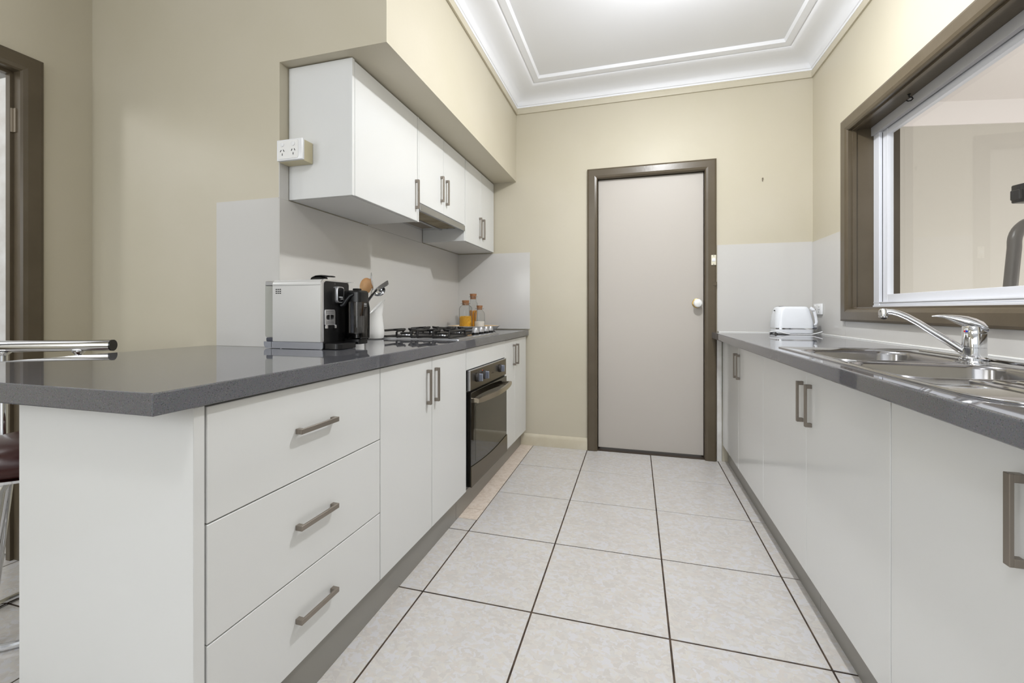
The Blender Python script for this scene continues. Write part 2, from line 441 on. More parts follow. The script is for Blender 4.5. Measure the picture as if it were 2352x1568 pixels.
rail = [(0.0, 2.592), (0.011, 2.592), (0.013, 2.598), (0.013, 2.626), (0.008, 2.632), (0.008, 2.641), (0.0, 2.641)]
run_profile(MB(), rail, -0.903, XR, YF + 0.1, YB).build('trim_3', CREAM, kind='structure')

# skirting on the back wall
MB().prism([(YB, 0.0), (YB - 0.016, 0.0), (YB - 0.016, 0.062), (YB - 0.010, 0.080), (YB - 0.002, 0.088), (YB, 0.088)], 'x', -0.865, -0.345).build('baseboard_back', SKIRT, kind='structure')
MB().prism([(YC, 0.0), (YC - 0.016, 0.0), (YC - 0.016, 0.07), (YC - 0.006, 0.09), (YC, 0.09)], 'x', XL, -1.42).build('baseboard_center', SKIRT, kind='structure')
MB().box(0.548, 0.580, 3.306, 3.320, 0.0, 0.855, 0.002).build('trim_4', WHITEP, kind='structure')

# back door
dr = struct('door_1', (0.1, YB, 0))
ar = MB()
aw = 0.074
def casing(mb, a0, a1, z1, y, w, t=0.024, bottom=None):
    # mitred casing round an opening a0..a1 (x), up to z1, on wall face y, facing -y
    pr = [(0, 0), (0, t * 0.75), (0.012, t), (w - 0.02, t), (w - 0.006, t * 0.85), (w, t * 0.55), (w, 0)]
    rings = []
    b = 0.0 if bottom is None else bottom
    for (px, pz, sx, sz) in ((a0, b, -1, 0), (a0, z1, -1, 1), (a1, z1, 1, 1), (a1, b, 1, 0)):
        rings.append([(px + sx * (w - q), y - h, pz + sz * (w - q)) for q, h in pr])
    return mb.rings(rings)
casing(ar, DX0, DX1, DZ, YB, aw).build('architrave', BROWN, dr, sharp=14)
jb = MB().box(DX0 - 0.02, DX0, YB, YB + 0.12, 0, DZ + 0.02).box(DX1, DX1 + 0.02, YB, YB + 0.12, 0, DZ + 0.02).box(DX0, DX1, YB, YB + 0.12, DZ, DZ + 0.02)
jb.box(DX0, DX0 + 0.012, YB + 0.065, YB + 0.085, 0, DZ - 0.012).box(DX1 - 0.012, DX1, YB + 0.065, YB + 0.085, 0, DZ - 0.012).box(DX0, DX1, YB + 0.065, YB + 0.085, DZ - 0.012, DZ)
jb.build('door_jamb', BROWN, dr)
leaf = MB().box(DX0 + 0.004, DX1 - 0.004, YB + 0.022, YB + 0.060, 0.022, DZ - 0.004, 0.0015).build('door_leaf', DOORP, dr)
kn = MB().lathe([(0.024, 0.0), (0.024, -0.004), (0.012, -0.006), (0.010, -0.022), (0.020, -0.028), (0.0290, -0.040), (0.0300, -0.050), (0.024, -0.060), (0.010, -0.066), (0.0, -0.067)], (0.424, YB + 0.022, 1.102), 28, 'y')
kn.build('knob', WHITEC, leaf, 'round white china door knob')
MB().lathe([(0.034, 0.0), (0.033, -0.004), (0.027, -0.0065)], (0.424, YB + 0.022, 1.102), 28, 'y').build('backplate', mat('brass', (176, 150, 96), 0.3, metal=1.0), leaf)
MB().box(0.522, 0.546, 3.2945, 3.2965, 1.226, 1.247, 0.0).box(0.520, 0.546, 3.2935, 3.2965, 1.2475, 1.2495).box(0.520, 0.546, 3.2935, 3.2965, 1.2235, 1.2255).build('strike_patch', BROWN, dr)
MB().box(DX0, DX1, YB + 0.0, YB + 0.118, -0.008, 0.004).build('threshold', mat('dark threshold', (70, 58, 46), 0.7), dr)

# switch on the architrave
sw = thing('light_switch', 'small narrow cream light switch on the brown door frame', 'switch', (0.5245, 3.296, 1.40))
MB().box(0.509, 0.540, 3.289, 3.2965, 1.366, 1.436, 0.0015).build('switch_plate', CREAMPL, sw)
MB().lathe([(0.0125, 0), (0.0125, -0.002), (0.010, -0.003)], (0.5245, 3.289, 1.402), 24, 'y').box(0.517, 0.532, 3.2845, 3.288, 1.395, 1.409, 0.001).build('rocker', WHITEPL, sw)
for zz in (1.372, 1.430): MB().lathe([(0.0026, 0), (0.0026, -0.001), (0.001, -0.0014)], (0.5245, 3.2892, zz), 10, 'y').build('screw', BLACK, sw)
single(MB().lathe([(0.003, 0), (0.003, -0.006), (0.005, -0.007), (0.005, -0.009)], (0.834, 3.32, 1.949), 10, 'y').box(0.832, 0.836, 3.313, 3.318, 1.930, 1.945), 'wall_nail', mat('rusty nail', (120, 108, 92), 0.5), 'tiny dark nail left in the cream wall above the toaster corner', 'nail', (0.834, 3.32, 1.949))

# left doorway with an open white door behind it
d2 = struct('door_2', (XL, 0.75, 0))
cs = MB(); casing(cs, 0, LY1 - LY0, LZ, 0, 0.073)
# local x -> world y, local -y (outwards) -> world +x
cs.xform(Matrix(((0, -1, 0, XL), (1, 0, 0, LY0), (0, 0, 1, 0), (0, 0, 0, 1)))).build('architrave', BROWN, d2, sharp=14)
bmj = MB().box(XL - 0.08, XL, LY1, LY1 + 0.015, 0, LZ + 0.015).box(XL - 0.08, XL, LY0 - 0.015, LY0, 0, LZ + 0.015).box(XL - 0.08, XL, LY0, LY1, LZ, LZ + 0.015)
bmj.box(XL - 0.055, XL - 0.028, LY1 - 0.012, LY1, 0, LZ - 0.012).box(XL - 0.055, XL - 0.028, LY0, LY0 + 0.012, 0, LZ - 0.012).box(XL - 0.055, XL - 0.028, LY0, LY1, LZ - 0.012, LZ).build('door_jamb', BROWN, d2)
l2 = MB().box(XL - 0.84, XL - 0.083, LY1 + 0.004, LY1 + 0.042, 0.012, LZ - 0.01, 0.0015).build('door_leaf', WHITEP, d2)
MB().box(XL - 0.026, XL - 0.008, LY1 - 0.0045, LY1, 1.80, 1.90).cyl((XL - 0.027, LY1 - 0.005, 1.80), 0.006, 0.10, 10).build('hinge', mat('painted hinge', (128, 116, 98), 0.4), d2)
hall = MB().box(XL - 1.75, XL - 1.65, -0.6, 2.2, -0.1, 2.7).box(XL - 1.7, XL - 0.11, 1.95, 2.05, -0.1, 2.7).box(XL - 1.7, XL - 0.11, -0.6, 2.05, 2.66, 2.74)
hall.build('wall_hall', mat('hall white', (226, 226, 226), 0.5), kind='structure')

# kitchen window
win = struct('window_1', (XR, 1.92, WZ0))
def frame_x(mb, pr, y0, y1, z0, z1, x, sgn=-1):
    """closed mitred frame around opening in plane x; pr = (distance out from opening, thickness towards sgn x)"""
    rings = []
    for (py, pz, sy, sz) in ((y0, z0, -1, -1), (y1, z0, 1, -1), (y1, z1, 1, 1), (y0, z1, -1, 1)):
        rings.append([(x + sgn * h, py + sy * q, pz + sz * q) for q, h in pr])
    return mb.rings(rings, close=True)
frame_x(MB(), [(0.0, 0.0), (0.0, 0.014), (0.006, 0.020), (0.018, 0.025), (0.058, 0.027), (0.068, 0.024), (0.070, 0.0)], WY0, WY1, WZ0, WZ1, XR).build('architrave', BROWN, win, sharp=14)
lin = MB().box(XR, 1.245, WY0 - 0.018, WY0, WZ0 - 0.018, WZ1 + 0.018).box(XR, 1.245, WY1, WY1 + 0.018, WZ0 - 0.018, WZ1 + 0.018)
lin.box(XR, 1.245, WY0, WY1, WZ0 - 0.018, WZ0).box(XR, 1.245, WY0, WY1, WZ1, WZ1 + 0.018)
lin.box(XR + 0.004, XR + 0.022, WY1 - 0.008, WY1, WZ0 + 0.008, WZ1).box(XR + 0.004, XR + 0.022, WY0, WY1 - 0.008, WZ1 - 0.008, WZ1).box(XR + 0.004, XR + 0.022, WY0, WY1, WZ0, WZ0 + 0.008)
lin.build('jamb_lining', BROWN, win)
# aluminium frame: far stile, sill track, head track
MB().box(1.236, 1.300, 2.7335, WY1, WZ0, WZ1 - 0.03, 0.001).box(1.236, 1.300, WY0, WY0 + 0.05, WZ0, WZ1, 0.001).build('frame_stile', ALU, win)
sl = MB().box(1.232, 1.304, WY0, WY1, WZ0, WZ0 + 0.018, 0.001).box(1.238, 1.300, WY0, WY1, WZ0 + 0.021, WZ0 + 0.028, 0.0005).box(1.240, 1.300, WY0, WY1, WZ0 + 0.018, WZ0 + 0.034).box(1.235, 1.240, WY0, WY1, WZ0 + 0.031, WZ0 + 0.036)
sl.build('sill_track', ALU, win)
hd = MB().box(1.224, 1.246, WY0, WY1, WZ1 - 0.046, WZ1, 0.001).box(1.246, 1.300, WY0, WY1, WZ1 - 0.012, WZ1).box(1.262, 1.274, WY0, WY1, WZ1 - 0.052, WZ1 - 0.012, 0.001).box(1.286, 1.300, WY0, WY1, WZ1 - 0.056, WZ1, 0.001)
hd.build('head_track', GREYALU, win)
MB().box(1.247, 1.262, WY0, WY1, WZ1 - 0.030, WZ1 - 0.012).box(1.275, 1.286, WY0, WY1, WZ1 - 0.034, WZ1 - 0.012).build('track_groove', RAIL, win)
sash = MB().box(1.252, 1.280, 2.690, 2.732, WZ0 + 0.034, WZ1 - 0.03, 0.001).box(1.2528, 1.2792, WY0 + 0.06, 2.7312, WZ0 + 0.030, WZ0 + 0.074, 0.001).box(1.254, 1.278, WY0 + 0.06, 2.7312, WZ1 - 0.072, WZ1 - 0.04, 0.001).box(1.2515, 1.2805, WY0 + 0.055, WY0 + 0.1, WZ0 + 0.0345, WZ1 - 0.031)
sash = sash.build('sash_frame', ALU, win)
MB().box(1.2505, 1.2525, 2.7305, 2.7345, WZ0 + 0.036, WZ1 - 0.05).build('stile_gap_shade', RAIL, win)  # dark strip standing in for the shaded gap between stile and sash
MB().box(1.264, 1.268, WY0 + 0.09, 2.694, WZ0 + 0.070, WZ1 - 0.068).build('glass_pane', PANE, win)
MB().box(1.304, 1.345, WY1 - 0.02, WY1 + 0.018, WZ0, WZ1).build('outer_reveal', BROWN, win)
hk = thing('cup_hook', 'little dark screw hook under the brown head of the window', 'hook', (1.20, 2.40, WZ1))
pth = []
for k in range(9):
    a = math.radians(130 - 200 * k / 8); pth.append((1.20 + 0.010 * math.cos(a), 2.40 - 0.004 * math.cos(a), WZ1 - 0.006 + 0.006 * math.sin(a) - 0.002))
MB().tube([(1.20, 2.40, WZ1 - 0.0005), (1.20, 2.40, WZ1 - 0.012), (1.209, 2.396, WZ1 - 0.017), (1.212, 2.395, WZ1 - 0.024), (1.206, 2.397, WZ1 - 0.031), (1.197, 2.401, WZ1 - 0.031), (1.191, 2.404, WZ1 - 0.025)], 0.0028, 8).lathe([(0.006, 0), (0.006, -0.002)], (1.20, 2.40, WZ1), 12).build('hook_wire', RAIL, hk)

# sunroom beyond the window
dirv = Vector((2.731 - 1.971, 4.076 - 3.932, 0)).normalized(); nrm = Vector((-dirv.y, dirv.x, 0))
o0 = Vector((1.971, 3.932, 0))
def sun_block(a0, a1, b0, b1, z0, z1, mb):
    t = MB().box(a0, a1, b0, b1, z0, z1)
    M = Matrix(((dirv.x, nrm.x, 0, o0.x), (dirv.y, nrm.y, 0, o0.y), (0, 0, 1, 0), (0, 0, 0, 1)))
    t.xform(M); me = bpy.data.meshes.new('t'); t.bm.to_mesh(me); t.bm.free(); mb.bm.from_mesh(me); bpy.data.meshes.remove(me); return mb
sun_block(-0.75, 3.2, 0, 0.12, -0.1, 2.57, MB()).build('wall_sunroom', SUNWALL, kind='structure')
M_ = Matrix(((dirv.x, nrm.x, 0, o0.x), (dirv.y, nrm.y, 0, o0.y), (0, 0, 1, 0), (0, 0, 0, 1)))
MB().prism([(0.0, 2.42), (-0.012, 2.42), (-0.02, 2.44), (-0.05, 2.50), (-0.095, 2.538), (-0.11, 2.552), (0, 2.552)], 'x', -0.75, 3.2).xform(M_).build('trim_5', SUNCEIL, kind='structure')
MB().box(XR + 0.15, 5.2, 0.2, 4.9, 2.550, 2.65).build('ceiling_sunroom', SUNCEIL, kind='structure')
MB().box(5.1, 5.2, 0.2, 4.9, -0.1, 2.6).build('wall_outer', SUNWALL, kind='structure')

ex = thing('exercise_machine', 'dark grey tubular exercise machine standing in the room beyond the window', 'exercise machine', (1.85, 2.62, 0))
def arc(c, r, a0, a1, n, u, v):
    return [tuple(Vector(c) + (Vector(u) * math.cos(math.radians(a0 + (a1 - a0) * k / n)) + Vector(v) * math.sin(math.radians(a0 + (a1 - a0) * k / n))) * r for _ in (0,))[0] for k in range(n + 1)]
hx, hy = 0.962, 0.272
u_ = (hx, hy, 0)
p0 = (1.600, 2.535, 0.06); p1 = (1.657, 2.547, 1.148); p2 = (1.676, 2.553, 1.34)
cc = Vector((1.676, 2.553, 1.36)) + Vector(u_) * 0.10
path = [p0, p1, p2] + arc(cc, 0.10, 175, 95, 8, u_, (0, 0, 1)) + [tuple(cc + Vector(u_) * 0.12 + Vector((0, 0, 0.115))), tuple(cc + Vector(u_) * 0.34 + Vector((0, 0, 0.12)))]
MB().tube(path, 0.024, 14).build('handlebar', TUBEG, ex)
q = cc + Vector(u_) * 0.30
MB().tube([(q.x, q.y, 0.06), (q.x, q.y, 1.64)], 0.03, 14).build('upright', TUBEG, ex)
MB().obox((1.775, 2.585, 1.590), 0.165, 0.06, 0.085, Matrix.Rotation(math.atan2(hy, hx), 3, 'Z'), 0.006, 2).obox((1.690, 2.5605, 1.582), 0.022, 0.04, 0.045, Matrix.Rotation(math.atan2(hy, hx), 3, 'Z'), 0.003).obox((1.90, 2.621, 1.60), 0.14, 0.045, 0.05, Matrix.Rotation(math.atan2(hy, hx), 3, 'Z'), 0.004).build('clamp_block', BLACK, ex, 'ridged black clamp block')
MB().obox((1.80, 2.59, 0.03), 0.60, 0.10, 0.06, Matrix.Rotation(math.atan2(hy, hx), 3, 'Z'), 0.01).obox((1.80, 2.59, 0.03), 0.10, 0.50, 0.06, Matrix.Rotation(math.atan2(hy, hx), 3, 'Z'), 0.01).build('base_frame', TUBEG, ex)

# ------------------------------------------------------------------ splashbacks
single(MB().box(-1.725, XN, YC - 0.006, YC, 0.9005, 1.512), 'splashback_panel', SPLASH, 'narrow pale grey splashback on the wall behind the coffee machine', 'splashback', (-1.56, YC, 0.902))
single(MB().box(XN + 0.0003, XN + 0.006, YC - 0.006, YB - 0.006, 0.9005, 1.508), 'splashback_panel', SPLASH, 'long pale grey splashback behind the cooktop under the wall cupboards', 'splashback', (XN, 2.4, 0.902))
single(MB().box(XN + 0.006, -0.793, YB - 0.006, YB, 0.906, 1.505), 'splashback_panel', SPLASH, 'pale grey splashback on the end wall behind the jars', 'splashback', (-1.10, YB, 0.906))
single(MB().box(0.551, XR - 0.006, YB - 0.006, YB, 0.906, 1.507), 'splashback_panel', SPLASH, 'pale grey splashback on the end wall right of the door', 'splashback', (0.84, YB, 0.906))
single(MB().box(XR - 0.006, XR, 2.846, YB, 0.903, 1.503), 'splashback_panel', SPLASH, 'tall pale grey splashback between the corner and the window', 'splashback', (XR, 3.08, 0.903))
single(MB().box(XR - 0.006, XR, -0.3, 2.843, 0.903, 0.990), 'splashback_panel', SPLASH, 'low pale grey splashback strip behind the tap under the window', 'splashback', (XR, 1.3, 0.903))

MB().box(XN, XN + 0.005, 2.0595, 2.6855, 1.5095, 1.6195).build('trim_8', SPLASH, kind='structure')
MB().box(XN, XN + 0.004, YC - 0.004, 1.499, 1.509, 1.655).build('trim_7', SPLASH, kind='structure')
# ------------------------------------------------------------------ left run of cupboards
RUN = Matrix.Translation((-0.86, 0.3, 0)) @ Matrix.Rotation(-0.0137, 4, 'Z') @ Matrix.Translation((0.86, -0.3, 0))
FX = -0.860       # door face in run coordinates
ZT, ZB = 0.852, 0.118
def handle_mb(mb, x, y, z, L, vert, out):
    """square D handle on a face at x; out=+1/-1 towards the aisle"""
    w, s, t = 0.0135, 0.021, 0.0065
    def bx(xa, xb, *r): mb.box(min(xa, xb), max(xa, xb), *r, 0.0008)
    if vert:
        bx(x + out * (s - t), x + out * s, y - w / 2, y + w / 2, z - L / 2, z + L / 2)
        for zz in (z - L / 2, z + L / 2 - w): bx(x, x + out * (s - t + 0.0005), y - w / 2, y + w / 2, zz, zz + w)
    else:
        bx(x + out * (s - t), x + out * s, y - L / 2, y + L / 2, z - w / 2, z + w / 2)
        for yy in (y - L / 2, y + L / 2 - w): bx(x, x + out * (s - t + 0.0005), yy, yy + w, z - w / 2, z + w / 2)
    return mb
def place(y, x=FX): return tuple(RUN @ Vector((x, y, 0)))
def front(par, name, y0, y1, z0, z1, hy, hz, L=0.146, vert=True, face=FX, out=1, pre=RUN):
    g = 0.0016
    xa, xb = (face - 0.016, face) if out > 0 else (face, face + 0.016)
    d = MB().box(xa, xb, y0 + g, y1 - g, z0 + g, z1 - g, 0.0012).build(name, GLOSSW, par, pre=pre)
    if hy is not None:
        handle_mb(MB(), face, hy, hz, L, vert, out).build('handle', HANDLE, d, pre=pre)
    return d
XBK = -1.392
# drawers
dc = thing('drawer_cabinet', 'white gloss three-drawer cabinet at the near end of the left bench', 'cabinet', place(1.0, -1.1))
MB().box(XBK, FX - 0.018, 0.694, 1.318, ZB, ZT + 0.002).build('carcass', CARC, dc, pre=RUN)
MB().box(-1.412, FX, 0.668, 0.692, 0.0, ZT + 0.002, 0.001).build('side_panel', GLOSSW, dc, 'plain white gloss end panel', pre=RUN)
for a, b in ((0.606, ZT), (0.3535, 0.606), (ZB, 0.3535)):
    front(dc, 'drawer', 0.695, 1.321, a, b, 1.010, (a + b) / 2 + 0.006 if a > 0.6 else (a + b) / 2 + 0.004, 0.146, False)
# two doors
c2 = thing('base_cabinet', 'white gloss two-door base cabinet between the drawers and the oven', 'cabinet', place(1.7, -1.1))
MB().box(XBK, FX - 0.018, 1.324, 2.070, ZB, ZT + 0.002).build('carcass', CARC, c2, pre=RUN)
front(c2, 'door', 1.321, 1.708, ZB, ZT, 1.664, 0.729); front(c2, 'door', 1.708, 2.088, ZB, ZT, 1.738, 0.729)
# oven housing
oh = thing('oven_housing', 'white cabinet panel framing the built-in oven', 'cabinet', place(2.42, -1.1))
MB().box(XBK, FX - 0.018, 2.074, 2.088, ZB, ZT).box(XBK, FX - 0.018, 2.750, 2.762, ZB, ZT).box(XBK, XBK + 0.01, 2.088, 2.750, ZB, ZT).box(XBK + 0.01, FX - 0.018, 2.088, 2.750, ZT - 0.02, ZT).build('carcass', CARC, oh, pre=RUN)
MB().box(FX - 0.016, FX, 2.0905, 2.747, 0.742, ZT, 0.001).build('filler_panel', GLOSSW, oh, pre=RUN)
# far two-door cabinet
c3 = thing('base_cabinet', 'narrow white gloss two-door base cabinet beyond the oven', 'cabinet', place(3.0, -1.1))
MB().box(XBK, FX - 0.018, 2.766, 3.288, ZB, ZT + 0.002).build('carcass', CARC, c3, pre=RUN)
front(c3, 'door', 2.748, 2.980, ZB, ZT, 2.940, 0.740); front(c3, 'door', 2.980, 3.292, ZB, ZT, 3.020, 0.740)
# kickboards (two lengths)
single(MB().box(-0.878, -0.864, 0.6945, 2.02, 0.0, 0.116, 0.0008), 'kickboard', KICK, 'long brushed metal kickboard under the drawers and near left doors', 'kickboard', (-0.871, 1.35, 0))
single(MB().box(-0.878, -0.864, 2.022, 3.300, 0.0, 0.116, 0.0008), 'kickboard', KICK, 'brushed metal kickboard under the oven by the pinkish floor strip', 'kickboard', (-0.871, 2.66, 0))
# benchtop
bt = [(-0.8405, 0.581), (-0.802, 3.312), (XN + 0.0065, 3.312), (XN + 0.0065, YC - 0.0065), (-1.775, YC - 0.0065), (-1.815, 0.581)]
single(MB().prism(bt, 'z', 0.857, 0.900, 0.0025, 2), 'benchtop', STONE, 'grey speckled stone benchtop with the coffee machine and cooktop on it', 'benchtop', (-1.1, 1.9, 0.857), sharp=8)

# oven
ov = thing('oven', 'built-in stainless oven with dark glass door under the cooktop', 'oven', place(2.42, -1.1))
R_ = RUN
MB().box(-1.37, FX - 0.006, 2.094, 2.746, ZB + 0.004, 0.738).build('oven_body', BLACK, ov, pre=R_)
cp = MB().box(FX - 0.006, FX + 0.010, 2.112, 2.742, 0.632, 0.737, 0.001).build('control_panel', OVENST, ov, pre=R_)
MB().box(FX - 0.004, FX + 0.0108, 2.110, 2.122, 0.632, 0.737, 0.001).box(FX - 0.004, FX + 0.0108, 2.112, 2.742, 0.7335, 0.738, 0.0005).build('panel_edge', LSILVER, cp, pre=R_)
for (yy) in (2.225, 2.325, 2.615):
    k = MB().lathe([(0.025, 0), (0.024, 0.010), (0.022, 0.012)], (FX + 0.010, yy, 0.688), 24, 'x')
    k.build('dial_base', DGREY, cp, pre=R_)
    MB().prism([(yy - 0.0055, 0.668), (yy + 0.0055, 0.668), (yy + 0.0055, 0.704), (yy + 0.003, 0.709), (yy - 0.003, 0.709), (yy - 0.0055, 0.704)], 'x', FX + 0.021, FX + 0.040, 0.001).build('dial', KNOBB, cp, pre=R_)
MB().lathe([(0.004, 0), (0.003, 0.002)], (FX + 0.010, 2.30, 0.716), 12, 'x').build('pilot_light', mat('orange pilot', (196, 84, 30), 0.3), cp, pre=R_)
mk = MB()
for yy in (2.225, 2.325, 2.615):
    for k in range(5):
        a = math.radians(20 + 35 * k); mk.box(FX + 0.010, FX + 0.0104, yy + 0.032 * math.cos(a) - 0.003, yy + 0.032 * math.cos(a) + 0.003, 0.688 + 0.032 * math.sin(a) - 0.001, 0.688 + 0.032 * math.sin(a) + 0.001)
mk.box(FX + 0.010, FX + 0.0104, 2.455, 2.495, 0.677, 0.681).build('dial_marks', DPRINT, cp, pre=R_, kind='stuff')
od = MB().box(FX - 0.006, FX + 0.014, 2.120, 2.742, 0.130, 0.622, 0.0015).build('oven_door', DGLASS, ov, pre=R_)
MB().box(FX + 0.014, FX + 0.0146, 2.185, 2.690, 0.245, 0.540).build('door_window', DGLASS2, od, pre=R_)
# lower stainless strip with a bowed upper edge
pl = [(2.118, 0.130)] + [(2.744, 0.130)] + [(2.744 - 0.626 * k / 14, 0.238 - 0.017 * math.sin(PI * k / 14)) for k in range(15)]
MB().prism(pl, 'x', FX + 0.0135, FX + 0.018).build('lower_strip', OVENST, od, pre=R_)
hp = [(FX + 0.014, 2.150, 0.575), (FX + 0.040, 2.150, 0.573)]
bow = []
for k in range(17):
    tt = k / 16; bow.append((FX + 0.045 + 0.030 * math.sin(PI * tt), 2.140 + 0.600 * tt, 0.578))
rs = []
for i, p in enumerate(bow):
    hh = 0.0165 * (0.72 if i in (0, 16) else 1)
    rs.append([(p[0] - 0.006, p[1], p[2] - hh), (p[0] + 0.004, p[1], p[2] - hh * 0.85), (p[0] + 0.006, p[1], p[2]), (p[0] + 0.004, p[1], p[2] + hh * 0.85), (p[0] - 0.006, p[1], p[2] + hh)])
MB().rings(rs).box(FX + 0.012, FX + 0.048, 2.143, 2.160, 0.566, 0.590, 0.002).box(FX + 0.012, FX + 0.048, 2.722, 2.739, 0.566, 0.590, 0.002).build('door_handle', OVENHAN, od, pre=R_)

# ------------------------------------------------------------------ wall cupboards and range hood
UX = -1.088; UB = 1.512; UT = 2.058
u1 = thing('wall_cabinet', 'large white gloss single-door wall cupboard nearest the socket', 'cabinet', (-1.25, 1.78, UB))
MB().box(XN + 0.007, UX - 0.018, 1.516, 2.044, UB, UT).build('carcass', CARC, u1)
MB().box(XN + 0.0045, UX, 1.500, 1.5165, UB, UT + 0.004, 0.001).build('side_panel', GLOSSW, u1, 'plain white gloss end panel')
MB().box(UX - 0.018, UX, 2.045, 2.058, UB, UT, 0.0008).build('side_panel', GLOSSW, u1)
front(u1, 'door', 1.517, 2.043, UB, UT, 2.022, 1.648, 0.149, True, UX, 1, None)
u2 = thing('wall_cabinet', 'short white gloss two-door wall cupboard above the range hood', 'cabinet', (-1.25, 2.37, 1.62))
MB().box(XN + 0.007, UX - 0.018, 2.060, 2.684, 1.62, UT).build('carcass', CARC, u2)
front(u2, 'door', 2.0585, 2.361, 1.615, UT, 2.325, 1.755, 0.149, True, UX, 1, None)
front(u2, 'door', 2.361, 2.686, 1.615, UT, 2.398, 1.752, 0.149, True, UX, 1, None)
u3 = thing('wall_cabinet', 'white gloss two-door wall cupboard against the end wall', 'cabinet', (-1.25, 3.0, UB))
MB().box(XN + 0.007, UX - 0.018, 2.702, 3.308, UB, UT).build('carcass', CARC, u3)
MB().box(XN + 0.007, UX - 0.002, 2.687, 2.7015, UB, UT, 0.0008).build('side_panel', GLOSSW, u3)
front(u3, 'door', 2.703, 3.008, UB, UT, 2.975, 1.648, 0.149, True, UX, 1, None)
front(u3, 'door', 3.008, 3.308, UB, UT, 3.043, 1.648, 0.149, True, UX, 1, None)
rh = thing('range_hood', 'slim slide-out stainless range hood between the wall cupboards', 'range hood', (-1.25, 2.37, 1.575))
MB().box(XN + 0.012, UX - 0.014, 2.066, 2.680, 1.594, 1.612).build('hood_body', LSILVER, rh)
MB().box(UX - 0.012, UX + 0.006, 2.062, 2.684, 1.574, 1.611, 0.0015).build('front_rail', STEEL, rh)
MB().box(-1.235, UX - 0.022, 2.085, 2.640, 1.589, 1.5955, 0.001).build('grease_filter', FILTER, rh)
MB().box(-1.355, -1.27, 2.085, 2.600, 1.590, 1.5955, 0.001).build('lamp_cover', LAMPCOV, rh)
MB().box(-1.262, -1.243, 2.07, 2.675, 1.586, 1.5945, 0.001).build('divider_bar', LSILVER, rh)
for xx in (-1.20, -1.15): MB().cyl((xx, 2.660, 1.592), 0.006, 0.003, 12).build('button', BLACK, rh)

# double socket on its painted block
gs = thing('double_socket', 'white double power socket on a cream block beside the wall cupboard', 'power socket', (-1.33, 1.47, 1.69))
MB().box(-1.3935, -1.2745, 1.449, 1.499, 1.651, 1.7355, 0.0015).build('mounting_block', PAINTBOX, gs, 'cream painted mounting block with white edges')
MB().box(-1.3955, -1.2725, 1.435, 1.450, 1.653, 1.7375, 0.003, 2).build('socket_plate', WHITEPL, gs)
MB().prism(rrect(-1.387, -1.290, 1.6595, 1.731, 0.006, 3), 'y', 1.4335, 1.436).build('insert_plate', WHITEC, gs)
for cx_ in (-1.366, -1.313):
    MB().lathe([(0.0085, 0), (0.0085, -0.0022), (0.007, -0.003)], (cx_ - 0.0005, 1.4335, 1.7165), 18, 'y').build('switch_button', WHITEPL, gs)
    for dx, dz, an in ((-0.007, 0.004, -0.5), (0.007, 0.004, 0.5), (0, -0.011, 0.0)):
        MB().obox((cx_ + dx, 1.4332, 1.688 + dz), 0.0024, 0.0014, 0.009, Matrix.Rotation(-an, 3, 'Y')).build('pin_slot', BLACK, gs)
g2 = thing('double_socket', 'white double power socket low on the right wall behind the toaster', 'power socket', (1.12, 3.2, 1.06))
MB().box(1.1145, 1.1268, 3.140, 3.262, 1.025, 1.094, 0.002, 2).build('socket_plate', WHITEPL, g2)
for cy_ in (3.170, 3.232):
    MB().lathe([(0.009, 0), (0.009, -0.002), (0.007, -0.003)], (1.1146, cy_, 1.079), 16, 'x').build('switch_button', WHITEC, g2)
    s_ = MB()
    for dy, dz, an in ((-0.007, 0.004, 0.5), (0.007, 0.004, -0.5), (0, -0.011, 0.0)):
        s_.obox((1.1142, cy_ + dy, 1.052 + dz), 0.0014, 0.0022, 0.0085, Matrix.Rotation(an, 3, 'X'))
    s_.build('pin_slots', BLACK, g2)

# ------------------------------------------------------------------ right run
RX = 0.583
def rcab(label, y0, y1, bounds, hand):
    t = thing('base_cabinet', label, 'cabinet', (0.85, (y0 + y1) / 2, 0))
    MB().box(RX + 0.018, XR - 0.012, y0 + 0.002, y1 - 0.002, ZB, 0.640).box(RX + 0.018, RX + 0.034, y0 + 0.002, y1 - 0.002, 0.64, 0.854).build('carcass', CARC, t)
    for (a, b), h in zip(bounds, hand): front(t, 'door', a, b, ZB, ZT, h, 0.722, 0.146, True, RX, -1, None)
    return t
rcab('white gloss two-door base cabinet under the toaster by the door', 2.307, 3.300, ((2.307, 2.822), (2.822, 3.300)), (2.787, 2.857))
rcab('white gloss two-door base cabinet under the sink bowls', 1.238, 2.307, ((1.238, 1.767), (1.767, 2.307)), (1.722, 1.800))
rcab('white gloss two-door base cabinet at the near end of the right bench', 0.20, 1.238, ((0.722, 1.238), (0.20, 0.722)), (0.872, 0.57))
single(MB().box(0.617, 0.630, 1.742, 3.300, 0.0, 0.116, 0.0008), 'kickboard', KICK, 'far brushed metal kickboard along the right cupboards by the door', 'kickboard', (0.623, 2.5, 0))
single(MB().box(0.617, 0.630, 0.20, 1.740, 0.0, 0.116, 0.0008), 'kickboard', KICK, 'near brushed metal kickboard along the right cupboards', 'kickboard', (0.623, 1.0, 0))
